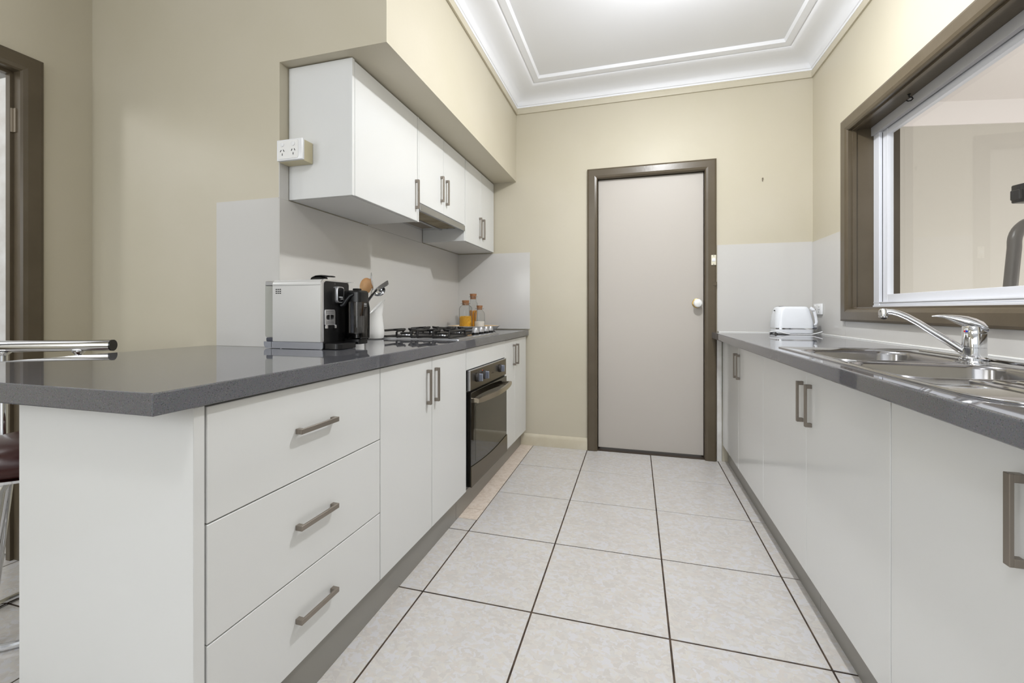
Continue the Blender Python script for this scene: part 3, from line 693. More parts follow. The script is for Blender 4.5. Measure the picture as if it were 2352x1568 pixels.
# benchtop with the sink cut-out
def bench_hole(xs_, ys_, z0, z1):
    t = bmesh.new(); V = {}
    for i, xx in enumerate(xs_):
        for j, yy in enumerate(ys_):
            for k, zz in enumerate((z0, z1)): V[i, j, k] = t.verts.new((xx, yy, zz))
    for i in range(3):
        for j in range(3):
            if i == 1 and j == 1: continue
            t.faces.new((V[i, j, 1], V[i + 1, j, 1], V[i + 1, j + 1, 1], V[i, j + 1, 1]))
            t.faces.new((V[i, j, 0], V[i, j + 1, 0], V[i + 1, j + 1, 0], V[i + 1, j, 0]))
    def wall(seq):
        for a, b in zip(seq, seq[1:]): t.faces.new((V[(*a, 0)], V[(*b, 0)], V[(*b, 1)], V[(*a, 1)]))
    wall([(0, 0), (1, 0), (2, 0), (3, 0), (3, 1), (3, 2), (3, 3), (2, 3), (1, 3), (0, 3), (0, 2), (0, 1), (0, 0)])
    wall([(1, 1), (1, 2), (2, 2), (2, 1), (1, 1)])
    bmesh.ops.recalc_face_normals(t, faces=t.faces[:])
    ed = [e for e in t.edges if all(abs(v.co.x - xs_[0]) < 1e-6 for v in e.verts) and abs(e.verts[0].co.z - e.verts[1].co.z) < 1e-6]
    bmesh.ops.bevel(t, geom=ed, offset=0.0045, segments=3, profile=0.5, affect='EDGES')
    mb = MB(); return mb._add(t)
single(bench_hole([0.513, 0.575, 0.985, XR - 0.0065], [-0.30, 1.135, 1.925, YB - 0.007], 0.857, 0.900), 'benchtop', STONE, 'grey speckled stone benchtop on the right holding the sink', 'benchtop', (0.82, 1.5, 0.857), sharp=8)
MB().tube([(XR - 0.009, -0.3, 0.902), (XR - 0.009, YB - 0.012, 0.902)], 0.0035, 6).tube([(0.56, YB - 0.009, 0.902), (XR - 0.012, YB - 0.009, 0.902)], 0.0035, 6).build('trim_6', WHITEC, kind='structure')

# sink
sk = thing('sink', 'stainless double-bowl kitchen sink with ribbed drainer set in the bench', 'sink', (0.79, 1.42, 0.9))
outer = rrect(0.557, 1.030, 0.850, 1.992, [0.012, 0.012, 0.12, 0.12], 8)
B1 = rrect(0.592, 0.905, 1.520, 1.862, [0.075, 0.05, 0.05, 0.075], 8)
B2 = rrect(0.577, 0.905, 1.160, 1.448, [0.06, 0.04, 0.05, 0.06], 8)
sheet = holed(outer, [B1, B2], 0.9002, 0.9040, 0.0009).build('sink_sheet', POLST, sk, sharp=50)
def rim(mb, poly, grow, z0, z1):
    c = Vector((sum(p[0] for p in poly) / len(poly), sum(p[1] for p in poly) / len(poly)))
    def off(d):
        out = []
        n = len(poly)
        for i in range(n):
            a = Vector(poly[i - 1]); b = Vector(poly[(i + 1) % n]); t = (b - a).normalized(); nn = Vector((t.y, -t.x))
            out.append((poly[i][0] + nn.x * d, poly[i][1] + nn.y * d))
        return out
    return off
def bowl(poly, depth, name):
    off = rim(None, poly, 0, 0, 0)
    rs = []
    for d, z in ((0.010, 0.9038), (0.007, 0.9048), (0.002, 0.9050), (-0.003, 0.9030), (-0.006, 0.895), (-0.010, 0.9 - depth + 0.03), (-0.018, 0.9 - depth + 0.01), (-0.035, 0.9 - depth)):
        rs.append([(p[0], p[1], z) for p in off(d)])
    t = bmesh.new(); R = [[t.verts.new(Vector(p)) for p in r] for r in rs]; n = len(R[0])
    for i in range(len(R) - 1):
        for j in range(n): t.faces.new((R[i][j], R[i][(j + 1) % n], R[i + 1][(j + 1) % n], R[i + 1][j]))
    t.faces.new(R[-1])
    b = MB()._add(t).build(name, SINKM, sk, sharp=60)
    m = b.modifiers.new('thickness', 'SOLIDIFY'); m.thickness = 0.0012; m.offset = -1
    cx_, cy_ = sum(p[0] for p in poly) / n, sum(p[1] for p in poly) / n
    MB().lathe([(0.045, 0.001), (0.043, 0.003), (0.03, 0.001), (0.012, 0.0005)], (cx_, cy_, 0.9 - depth), 24).build('drain', CHROME, b)
bowl(B1, 0.13, 'bowl'); bowl(B2, 0.17, 'bowl')
# raised outer lip
offo = rim(None, outer, 0, 0, 0)
MB().rings([[(p[0], p[1], 0.9003) for p in offo(0.001)], [(p[0], p[1], 0.9042) for p in offo(-0.002)], [(p[0], p[1], 0.9050) for p in offo(-0.006)], [(p[0], p[1], 0.9036) for p in offo(-0.012)]], cap=False).build('lip', POLST, sk, sharp=60)
for k in range(8):
    xx = 0.668 + 0.038 * k
    MB().tube([(xx, 1.128, 0.9035), (xx, 1.118, 0.9055), (xx, 1.0, 0.9062), (xx, 0.92, 0.9055), (xx, 0.91, 0.9035)], [0.003, 0.0065, 0.0075, 0.0065, 0.003], 8, flat=0.55).build('drainer_rib', POLST, sk)
MB().tube([(0.955, 1.12, 0.9045), (0.985, 1.16, 0.905), (1.0, 1.4, 0.9055), (1.0, 1.93, 0.9055)], 0.006, 8, flat=0.6).build('rear_bead', POLST, sk)
MB().obox((0.605, 1.487, 0.9050), 0.022, 0.012, 0.0008, None).build('care_sticker', WHITEPL, sheet)
sl_ = MB()
for k in range(4): sl_.box(0.8925, 0.8940, 1.620 + 0.010 * k, 1.626 + 0.010 * k, 0.872, 0.886)
sl_.build('overflow_slots', BLACK, sk)

# mixer tap
tp = thing('mixer_tap', 'chrome single-lever mixer tap on the back of the sink', 'tap', (0.961, 1.605, 0.905))
tx, ty = 0.961, 1.605
tdir = Vector((-0.181, 0.095, 0)).normalized(); tsid = Vector((-tdir.y, tdir.x, 0))
MB().lathe([(0.033, 0.0), (0.033, 0.006), (0.029, 0.008), (0.0275, 0.010), (0.0270, 0.036), (0.0262, 0.0365), (0.0262, 0.038), (0.0270, 0.0385), (0.0265, 0.078), (0.0255, 0.080)], (tx, ty, 0.9041), 36).build('tap_body', CHROME, tp)
sp = [(0.012, 0.922), (0.030, 0.936), (0.060, 0.962), (0.095, 0.990), (0.120, 1.011), (0.145, 1.029), (0.165, 1.040), (0.183, 1.046), (0.197, 1.046)]
sp = [(tx + tdir.x * a, ty + tdir.y * a, z) for a, z in sp]
spo = MB().tube(sp, [0.0125, 0.0115, 0.0105, 0.010, 0.0098, 0.0097, 0.0096, 0.0096, 0.0098], 16)
e_ = (tx + tdir.x * 0.203, ty + tdir.y * 0.203)
spo.lathe([(0.0, 0.012), (0.008, 0.0115), (0.0125, 0.007), (0.0135, 0.0), (0.0135, -0.010), (0.0125, -0.0105), (0.0125, -0.012), (0.0135, -0.0125), (0.0130, -0.017), (0.006, -0.018)], (e_[0], e_[1], 1.0445), 22)
spout = spo.build('spout', CHROME, tp)
MB().lathe([(0.0085, 0), (0.007, -0.004), (0.004, -0.006)], (e_[0], e_[1], 1.0270), 14).build('aerator', DGREY, spout)
# lever: cap over the body tapering to a lifted blade
lv = MB(); rs = []
for (a, z, hw, hh) in ((-0.0290, 0.992, 0.010, 0.004), (-0.028, 0.998, 0.022, 0.010), (-0.018, 1.004, 0.0265, 0.015), (-0.004, 1.011, 0.0265, 0.0165), (0.012, 1.0150, 0.0245, 0.0180), (0.028, 1.0205, 0.0210, 0.0150), (0.045, 1.0265, 0.0170, 0.0105), (0.062, 1.0320, 0.0135, 0.0055), (0.078, 1.0335, 0.0110, 0.0035), (0.090, 1.0325, 0.0065, 0.0018)):
    c_ = Vector((tx, ty, z)) + tdir * a
    rs.append([tuple(c_ + tsid * hw * math.cos(2 * PI * k / 16) + Vector((0, 0, hh * math.sin(2 * PI * k / 16)))) for k in range(16)])
lever = lv.rings(rs)
lever.lathe([(0.0268, 0.079), (0.0262, 0.098), (0.020, 0.106)], (tx, ty, 0.9035), 30).build('lever', CHROME, tp, sharp=50)
fd = (tdir * 0.80 - tsid * -0.0).normalized()
cdir = (Vector((0 - tx, 0 - ty, 0)).normalized() * 0.75 + tdir * 0.66).normalized()
pd = Vector((tx, ty, 0.989)) + cdir * 0.0262
tanv = Vector((-cdir.y, cdir.x, 0))
MB().sphere(tuple(pd - tanv * 0.0022), 0.0032, n=12).build('hot_mark', RED, tp)
MB().sphere(tuple(pd + tanv * 0.0022), 0.0032, n=12).build('cold_mark', BLUE, tp)

# ------------------------------------------------------------------ toaster
to = thing('toaster', 'white two-slice toaster with chrome band in the right corner', 'toaster', (0.96, 3.18, 0.9))
tz = [(0.914, 0.006, 0.0), (0.916, 0.002, 0.0), (0.931, 0.0, 0.0)]
def tring(z, dx0, dx1, dy, r): return [(p[0], p[1], z) for p in rrect(0.857 + dx0, 1.072 - dx1, 3.098 + dy, 3.262 - dy, r, 5)]
MB().rings([tring(0.905, 0.006, 0.006, 0.006, 0.03), tring(0.909, 0.001, 0.002, 0.002, 0.034), tring(0.9315, 0, 0, 0, 0.035)]).build('base', TOASTW, to)
MB().rings([tring(0.9316, 0.0005, 0.0005, 0.0005, 0.035), tring(0.9405, 0.0, 0.0, 0.0, 0.035)]).build('chrome_band', CHROME, to, 'thin chrome band')
MB().rings([tring(0.9406, 0.0, 0.0, 0.0, 0.035), tring(0.98, 0.001, 0.002, 0.002, 0.036), tring(1.02, 0.005, 0.009, 0.006, 0.038), tring(1.055, 0.012, 0.017, 0.013, 0.04), tring(1.068, 0.017, 0.022, 0.018, 0.042), tring(1.074, 0.022, 0.026, 0.024, 0.042), tring(1.0765, 0.032, 0.036, 0.036, 0.036)]).build('body', TOASTW, to, sharp=60)
for yy in (3.15, 3.21): MB().box(0.885, 1.02, yy - 0.012, yy + 0.012, 1.0762, 1.0772).build('bread_slot', BLACK, to)
for p in ((0.865, 3.125), (1.045, 3.125), (0.865, 3.235), (1.045, 3.235)): MB().cyl((p[0], p[1], 0.9), 0.009, 0.013, 12).build('foot', DGREY, to)
# end lever arch and dial on the right end
MB().tube([(1.048, 3.115, 1.066), (1.060, 3.110, 1.058), (1.069, 3.108, 1.040), (1.076, 3.108, 1.010), (1.080, 3.108, 0.980), (1.077, 3.108, 0.965), (1.068, 3.110, 0.962)], [0.010, 0.010, 0.009, 0.008, 0.008, 0.007, 0.006], 10).build('end_handle', TOASTW, to)
MB().obox((1.060, 3.104, 1.048), 0.018, 0.010, 0.006, None, 0.001).build('lever_tab', CHROME, to)
MB().lathe([(0.014, 0), (0.014, 0.014), (0.012, 0.016)], (1.066, 3.112, 0.948), 20, 'x').build('browning_dial', STEEL, to)
MB().cyl((0.860, 3.16, 1.050), 0.004, 0.006, 10, 'x').build('button', BLACK, to)
MB().tube([(0.850, 3.115, 0.914), (0.824, 3.085, 0.917), (0.808, 3.064, 0.914), (0.812, 3.056, 0.9175), (0.835, 3.055, 0.9205), (0.860, 3.055, 0.919), (0.888, 3.055, 0.910), (0.923, 3.055, 0.9035), (0.98, 3.055, 0.9035), (1.035, 3.055, 0.9035), (1.060, 3.06, 0.910), (1.098, 3.07, 0.9205)], 0.0030, 8).build('power_cord', WHITEPL, to)

# ------------------------------------------------------------------ coffee machine
cm = thing('coffee_machine', 'silver and black capsule coffee machine with milk carafe on the left bench', 'coffee machine', (-1.26, 1.48, 0.9))
Y0, Y1 = 1.400, 1.560
XA, XB = -1.381, -1.146
def cring(x, g=0.0): return [(x, p[0], p[1]) for p in rrect(Y0 + g, Y1 - g, 0.9275 + g, 1.171 - g, [0.018, 0.018, 0.003, 0.003], 5)]
MB().rings([cring(XA), cring(XB - 0.010)]).build('body', SILVER, cm, sharp=50)
MB().prism(rrect(-1.388, XB - 0.001, 0.9015, 0.9272, [0.001, 0.001, 0.006, 0.006], 5), 'y', Y0, Y1).prism(rrect(-1.424, -1.386, 0.9015, 0.9272, [0.001, 0.001, 0.015, 0.001], 5), 'y', Y0, 1.441).build('base', mat('blue grey silver', (168, 171, 180), 0.25, metal=0.5), cm)
MB().rings([cring(XB - 0.0095, -0.0008), cring(XB - 0.002, -0.0008), cring(XB, 0.003), cring(XB, 0.008), cring(XB - 0.008, 0.008)]).build('front_bezel', LSILVER, cm, sharp=50)
MB().box(XA + 0.002, XB - 0.010, Y0 - 0.0006, Y0 + 0.002, 1.1480, 1.1490).build('seam', DGREY, cm)
MB().box(XB - 0.004, XB + 0.0012, Y0 + 0.004, Y1 - 0.004, 0.9025, 0.929).build('front_base', BLACK, cm)
gv = MB()
for i in range(3):
    for j in range(3): gv.box(-1.3660 + 0.0095 * i, -1.3590 + 0.0095 * i, Y0 - 0.0006, Y0 + 0.002, 1.1165 + 0.0075 * j, 1.1200 + 0.0075 * j)
gv.build('vent_slots', BLACK, cm)
fp = MB().rings([[(XB - 0.006, p[0], p[1]) for p in rrect(Y0 + 0.007, Y1 - 0.006, 0.929, 1.164, [0.013, 0.013, 0.002, 0.002], 5)], [(XB + 0.0015, p[0], p[1]) for p in rrect(Y0 + 0.007, Y1 - 0.006, 0.929, 1.164, [0.013, 0.013, 0.002, 0.002], 5)]]).build('front_panel', BLACK, cm)
# brewing head with silver ring and screen print
HY0, HY1, HZ0, HZ1 = 1.468, 1.512, 1.080, 1.146
hd_ = MB().rings([[(xx, p[0], p[1]) for p in rrect(HY0 + g, HY1 - g, HZ0 + g, HZ1 - g, 0.012, 5)] for xx, g in ((XB, 0.0), (XB + 0.010, 0.0), (XB + 0.013, 0.0015), (XB + 0.013, 0.004), (XB + 0.011, 0.004))]).build('brew_head', LSILVER, cm, sharp=50)
MB().rings([[(xx, p[0], p[1]) for p in rrect(HY0 + 0.0038, HY1 - 0.0038, HZ0 + 0.0038, HZ1 - 0.0038, 0.009, 5)] for xx in (XB + 0.009, XB + 0.0122)]).build('badge', BLACK, hd_)
toX = Matrix(((0, 0, 1, 0), (1, 0, 0, 0), (0, 1, 0, 0), (0, 0, 0, 1)))
text_mb('Caffitaly', 0.0076).xform(toX).xform(Matrix.Translation((XB + 0.0125, 1.490, 1.1035))).build('badge_lettering', LCD, hd_)
text_mb('SYSTEM', 0.0044).xform(toX).xform(Matrix.Translation((XB + 0.0125, 1.496, 1.0960))).build('badge_lettering', LCD, hd_)
# cup shelf folded up against the panel
sh = []
for r_ in range(2):
    for c_ in range(8):
        for zb in (1.0385, 0.9985):
            yy = 1.4125 + 0.0056 * c_; zz = zb + 0.0062 * r_
            sh.append([(yy, zz), (yy + 0.0026, zz), (yy + 0.0026, zz + 0.0034), (yy, zz + 0.0034)])
h1 = rrect(1.4130, 1.4335, 1.0145, 1.0335, [0.001, 0.008, 0.008, 0.001], 4); h2 = rrect(1.4370, 1.4575, 1.0145, 1.0335, [0.008, 0.001, 0.001, 0.008], 4)
pts = holed(rrect(1.4075, 1.4640, 0.9935, 1.0540, [0.009, 0.004, 0.003, 0.003], 4), sh + [h1, h2], 0.0, 0.004)
csh = pts.xform(Matrix(((0, 0, 1, XB + 0.0025), (1, 0, 0, 0), (0, 1, 0, 0), (0, 0, 0, 1)))).build('cup_shelf', LSILVER, cm, 'perforated silver cup shelf')
for y_ in (1.4085, 1.4595): MB().box(XB + 0.002, XB + 0.012, y_, y_ + 0.009, 0.980, 0.994, 0.002).build('shelf_hinge', LSILVER, csh)
# drip tray base
MB().prism(rrect(XB, XB + 0.070, 1.408, 1.520, [0.02, 0.001, 0.001, 0.02], 5), 'z', 0.9015, 0.924, 0.002).build('drip_tray', BLACK, cm)
# flip lid on top
MB().tube([(-1.232, 1.455, 1.1705), (-1.222, 1.455, 1.180), (-1.205, 1.455, 1.186), (-1.185, 1.455, 1.187), (-1.165, 1.455, 1.1845), (-1.145, 1.455, 1.1835)], [0.022, 0.026, 0.026, 0.025, 0.023, 0.018], 12, flat=0.16).obox((-1.205, 1.455, 1.176), 0.045, 0.045, 0.014, None, 0.004).build('lid_lever', BLACK, cm)
MB().box(XB - 0.012, XB + 0.02, 1.545, 1.565, 1.1655, 1.1670).build('rear_tab', LSILVER, cm)
# water tank on the left end
def tkr(x, g): return [(x, p[0], p[1]) for p in rrect(1.404 + g, 1.440 - g * 0.2, 0.943, 1.166 - g, 0.010, 4)]
MB().rings([tkr(-1.424, 0.003), tkr(-1.420, 0.0), tkr(XA - 0.001, 0.0)]).build('water_tank', TANK, cm, 'clear plastic water tank')
MB().box(-1.422, XA - 0.0012, 1.4035, 1.4405, 1.148, 1.167, 0.003).build('tank_lid', LSILVER, cm)
MB().box(-1.420, XA - 0.0012, 1.405, 1.440, 0.9275, 0.9425, 0.003).build('tank_foot', mat('slate plastic', (72, 74, 84), 0.3), cm)
for p in ((-1.352, 1.415), (-1.165, 1.415), (-1.352, 1.545), (-1.165, 1.545)): MB().cyl((p[0], p[1], 0.9), 0.006, 0.003, 14).build('foot', LSILVER, cm)
# milk carafe clipped to the front
CX0, CX1, CY0, CY1 = -1.136, -1.064, 1.513, 1.580
ca = MB()
outr = lambda z, g: [(p[0], p[1], z) for p in rrect(CX0 + g, CX1 - g, CY0 + g, CY1 - g, 0.012, 5)]
ca.rings([outr(0.936, 0.004), outr(0.940, 0.0), outr(1.085, 0.0)]).build('milk_carafe', SMOKE, cm, 'smoky clear milk carafe')
MB().rings([outr(0.9385, 0.006), outr(0.957, 0.006)]).build('carafe_floor', BLACK, cm)
MB().rings([outr(0.9575, 0.003), outr(0.9600, 0.003)]).build('carafe_line', LSILVER, cm)
cl = MB().rings([outr(1.0855, -0.001), outr(1.124, -0.001), outr(1.130, 0.003), outr(1.1325, 0.010)]).build('carafe_lid', BLACK, cm)
MB().box(-1.11, -1.085, 1.53, 1.56, 1.1320, 1.1405, 0.003).build('lid_button', BLACK, cl)
MB().tube([(XB + 0.005, 1.500, 1.070), (XB + 0.016, 1.504, 1.074), (XB + 0.026, 1.506, 1.090), (XB + 0.040, 1.510, 1.108), (XB + 0.055, 1.514, 1.116)], [0.009, 0.009, 0.008, 0.007, 0.006], 10).build('milk_spout', BLACK, cm)
MB().tube([(-1.110, 1.530, 0.961), (-1.110, 1.530, 1.084)], 0.006, 12).build('suction_tube', mat('pale tube', (190, 198, 212), 0.3), cm)
MB().box(CX1 - 0.001, CX1 + 0.004, CY0 + 0.01, CY1 - 0.004, 0.9365, 0.9415).tube([(CX1 - 0.012, CY1 + 0.001, 0.935), (CX1 - 0.012, CY1 + 0.010, 0.940), (CX1 - 0.012, CY1 + 0.012, 1.06), (CX1 - 0.012, CY1 + 0.004, 1.086)], 0.006, 8).build('carafe_handle', BLACK, cm)
MB().prism(rrect(-1.146, -1.070, 1.522, 1.582, 0.008, 4), 'z', 0.914, 0.9355, 0.002).build('carafe_rest', BLACK, cm)
text_mb('MAX', 0.0085).xform(toX).xform(Matrix.Translation((CX1 + 0.0006, 1.552, 1.076))).box(CX1 + 0.0002, CX1 + 0.001, 1.543, 1.561, 1.0680, 1.0695).build('max_mark', LCD, cm)

# ------------------------------------------------------------------ jug and utensils
jg = MB(); rs = []; ns = 28
jprof = [(0.026, 0.902, 0, 0), (0.036, 0.9005, 0, 0), (0.043, 0.905, 0, 0), (0.0475, 0.920, 0, 0), (0.048, 0.938, 0, 0), (0.045, 0.965, 0.0, 0), (0.040, 0.995, 0.001, 0.004), (0.0355, 1.020, 0.002, 0.010), (0.033, 1.042, 0.003, 0.020), (0.0335, 1.062, 0.005, 0.032), (0.0365, 1.0705, 0.008, 0.038)]
JX, JY = -1.322, 2.016; jd = Vector((0.697, 0.717))
def jr(r, z, sh_, tilt):
    ring = []
    for k in range(ns):
        a = 2 * PI * k / ns; ca_, sa_ = math.cos(a), math.sin(a)
        rr = r * (1 + (0.20 * max(0, ca_) ** 3 if tilt > 0.015 else 0))
        x_, y_ = JX + rr * (ca_ * jd.x - sa_ * jd.y) + sh_ * jd.x, JY + rr * (ca_ * jd.y + sa_ * jd.x) + sh_ * jd.y
        ring.append((x_, y_, z + tilt * ca_))
    return ring
for r, z, s_h, tl in jprof: rs.append(jr(r, z, s_h, tl))
for r, z, s_h, tl in [(0.0335, 1.0690, 0.008, 0.0375), (0.030, 1.060, 0.005, 0.032), (0.0295, 1.042, 0.003, 0.02), (0.036, 0.995, 0.001, 0.004), (0.044, 0.938, 0, 0), (0.035, 0.908, 0, 0)]: rs.append(jr(r, z, s_h, tl))
single(jg.rings(rs), 'milk_jug', WHITEC, 'white ceramic jug with slanted spout next to the coffee machine', 'jug', (JX, JY, 0.9))
single(MB().lathe([(0.026, 0.0), (0.030, 0.004), (0.031, 0.12), (0.030, 0.125), (0.0275, 0.122), (0.0275, 0.008), (0.0, 0.007)], (-1.258, 1.775, 0.9), 26), 'utensil_pot', WHITEC, 'small white pot of cooking utensils behind the coffee machine', 'pot', (-1.258, 1.775, 0.9))
BX, BY = -1.258, 1.775
U = Vector((0.962, 0.272, 0)); V_ = Vector((0.272, -0.962, 0))   # across, towards the aisle end
def blade(mb, c, across, along, normal, hw, hl, dish, th, n=30, m=6, point=0.0):
    """shallow oval bowl/blade: concentric rings dished along normal"""
    t = bmesh.new(); rows = []
    for side in (0, 1):
        R = []
        for i in range(m + 1):
            f = i / m; ring = []
            for k in range(n):
                a = 2 * PI * k / n
                p = Vector(c) + Vector(across) * hw * f * math.cos(a) * (1 - point * max(0, math.sin(a)) * f) + Vector(along) * hl * f * math.sin(a) + Vector(normal) * (dish * (f * f - 1) + (th if side else 0))
                ring.append(t.verts.new(p))
            R.append(ring)
        rows.append(R)
        for i in range(m):
            for k in range(n):
                q = (R[i][k], R[i][(k + 1) % n], R[i + 1][(k + 1) % n], R[i + 1][k])
                t.faces.new(q if side == 0 else q[::-1])
    for k in range(n): t.faces.new((rows[0][m][k], rows[0][m][(k + 1) % n], rows[1][m][(k + 1) % n], rows[1][m][k]))
    bmesh.ops.remove_doubles(t, verts=t.verts[:], dist=1e-6)
    bmesh.ops.recalc_face_normals(t, faces=t.faces[:])
    return mb._add(t)
def norm(v): return Vector(v).normalized()
# wooden spoon
ws = thing('wooden_spoon', 'wooden spoon with broad oval head in the utensil pot', 'spoon', (BX, BY, 0.908))
al = norm((0.03, 0.008, 0.16)); ac = norm(U - al * U.dot(al)); nn = norm(al.cross(ac))
blade(MB(), (-1.224, 1.790, 1.166), ac, al, nn, 0.0285, 0.039, 0.010, 0.004).build('spoon_bowl', WOOD, ws)
MB().tube([(BX - 0.006, BY, 0.909), (-1.238, 1.786, 1.06), (-1.2295, 1.788, 1.130)], [0.005, 0.005, 0.006], 10).build('handle', WOOD, ws)
# slotted spoon seen nearly edge-on
s2 = thing('slotted_spoon', 'steel spoon standing tallest in the utensil pot', 'spoon', (BX, BY, 0.908))
al = norm((0.010, 0.0, -0.08)) * -1; ac = norm(V_ * 0.93 + U * 0.40); ac = norm(ac - al * ac.dot(al)); nn = norm(al.cross(ac))
blade(MB(), (-1.198, 1.800, 1.188), ac, al, nn, 0.024, 0.042, 0.008, 0.0018, point=0.35).build('spoon_bowl', CHROME, s2)
MB().tube([(BX + 0.010, BY - 0.004, 0.909), (-1.228, 1.786, 1.05), (-1.203, 1.797, 1.115), (-1.197, 1.800, 1.150)], [0.004, 0.004, 0.004, 0.005], 8, flat=0.6).build('handle', CHROME, s2)
# ladle
ld = thing('soup_ladle', 'steel ladle with deep dark-reflecting bowl in the utensil pot', 'ladle', (BX, BY, 0.908))
al = norm(U * 0.9 + Vector((0, 0, 0.25))); nn = norm(Vector((0.25, -0.75, 0.50))); nn = norm(nn - al * nn.dot(al)); ac = norm(nn.cross(al))
blade(MB(), (-1.160, 1.803, 1.140), ac, al, nn, 0.026, 0.030, 0.026, 0.0016, 20, 6).build('ladle_bowl', CHROME, ld)
MB().tube([(BX + 0.014, BY + 0.010, 0.909), (-1.230, 1.789, 1.045), (-1.212, 1.795, 1.095), (-1.187, 1.800, 1.131)], 0.0042, 8).build('handle', CHROME, ld)
# turner
tr_ = thing('fish_slice', 'steel turner with flat blade leaning right in the utensil pot', 'spatula', (BX, BY, 0.908))
a0 = Vector((-1.162, 1.787, 1.149)); a1 = Vector((-1.112, 1.803, 1.182)); dd = (a1 - a0).normalized()
rs = []
for f, w in ((0, 0.008), (0.12, 0.022), (0.5, 0.026), (0.9, 0.027), (1.0, 0.022)):
    c_ = a0.lerp(a1, f); sd = Vector((0.30, -0.95, 0.0)); sd = (sd - dd * sd.dot(dd)).normalized(); nn = dd.cross(sd)
    sd = (sd * 0.85 + nn * 0.50).normalized(); nn = dd.cross(sd)
    rs.append([tuple(c_ + sd * w * s1 + nn * 0.0012 * s2_) for s1, s2_ in ((-1, -1), (1, -1), (1, 1), (-1, 1))])
MB().rings(rs).build('turner_blade', STEEL, tr_)
MB().tube([(BX + 0.004, BY + 0.015, 0.909), (-1.238, 1.786, 1.03), (-1.205, 1.785, 1.105), tuple(a0)], [0.004, 0.004, 0.0045, 0.005], 8).build('handle', DGREY, tr_)

# ------------------------------------------------------------------ cooktop
ct = thing('gas_cooktop', 'four-burner stainless gas cooktop with black trivets set in the left bench', 'cooktop', (-1.1, 2.4, 0.9))
KX0, KX1, KY0, KY1 = -1.345, -0.862, 2.052, 2.735
MB().rings([[(p[0], p[1], z) for p in rrect(KX0 + g, KX1 - g, KY0 + g, KY1 - g, 0.012, 4)] for z, g in ((0.9002, 0.0), (0.9045, 0.0015), (0.9085, 0.010), (0.9085, 0.03), (0.9065, 0.036))]).build('hob_plate', STEEL, ct)
burn = [(-1.235, 2.195, 0.038), (-1.015, 2.195, 0.030), (-1.235, 2.50, 0.030), (-1.035, 2.48, 0.024)]
for (bx_, by_, br) in burn:
    MB().lathe([(br + 0.012, 0), (br + 0.010, 0.006), (br, 0.008), (br - 0.002, 0.014)], (bx_, by_, 0.9065), 28).build('burner_ring', STEEL, ct)
    MB().lathe([(br, 0.0), (br, 0.006), (br - 0.006, 0.0085), (0.001, 0.009)], (bx_, by_, 0.9205), 28).build('burner_cap', BLACKM, ct)
MB().box(-1.330, -0.925, 2.072, 2.335, 0.9065, 0.9130, 0.002).build('spill_tray', BLACKM, ct)
MB().box(-1.330, -0.975, 2.345, 2.61, 0.9065, 0.9130, 0.002).build('spill_tray', BLACKM, ct)
def trivet(x0, x1, y0, y1):
    r = 0.006; zt = 0.941; mb = MB()
    path = []
    for xx in (x0, x1):
        mb.tube([(xx, y0, 0.908), (xx, y0, 0.930), (xx, y0 + 0.005, 0.937), (xx, y0 + 0.014, zt), (xx, y1 - 0.014, zt), (xx, y1 - 0.005, 0.937), (xx, y1, 0.930), (xx, y1, 0.908)], r, 8)
    for yy in (y0, y1):
        mb.tube([(x0, yy, 0.911), (x1, yy, 0.911)], r * 0.9, 8)
    ym = (y0 + y1) / 2; xm = (x0 + x1) / 2
    mb.tube([(x0, ym, zt), (xm - 0.028, ym, zt + 0.001), (xm - 0.020, ym, zt + 0.006)], r, 8); mb.tube([(x1, ym, zt), (xm + 0.028, ym, zt + 0.001), (xm + 0.020, ym, zt + 0.006)], r, 8)
    for s_, yy in ((1, y0), (-1, y1)):
        mb.tube([(xm, yy, 0.911), (xm, yy, 0.932), (xm, yy + s_ * 0.010, zt), (xm, ym - s_ * 0.030, zt + 0.001), (xm, ym - s_ * 0.022, zt + 0.006)], r, 8)
    return mb
for a in ((-1.322, -1.148, 2.085, 2.305), (-1.112, -0.930, 2.085, 2.305), (-1.322, -1.148, 2.39, 2.610), (-1.122, -0.985, 2.375, 2.585)):
    trivet(*a).build('trivet', BLACKM, ct)
for k, yy in enumerate((2.432, 2.522, 2.616, 2.702)):
    kb = MB().lathe([(0.0215, 0), (0.021, 0.010), (0.018, 0.012)], (-0.915, yy, 0.9065), 22).build('knob_base', BLACK, ct)
    MB().lathe([(0.0225, 0.0125), (0.0225, 0.015), (0.0165, 0.040), (0.0145, 0.042), (0.001, 0.0425)], (-0.915, yy, 0.9065), 24).build('knob', KNOBM, ct)

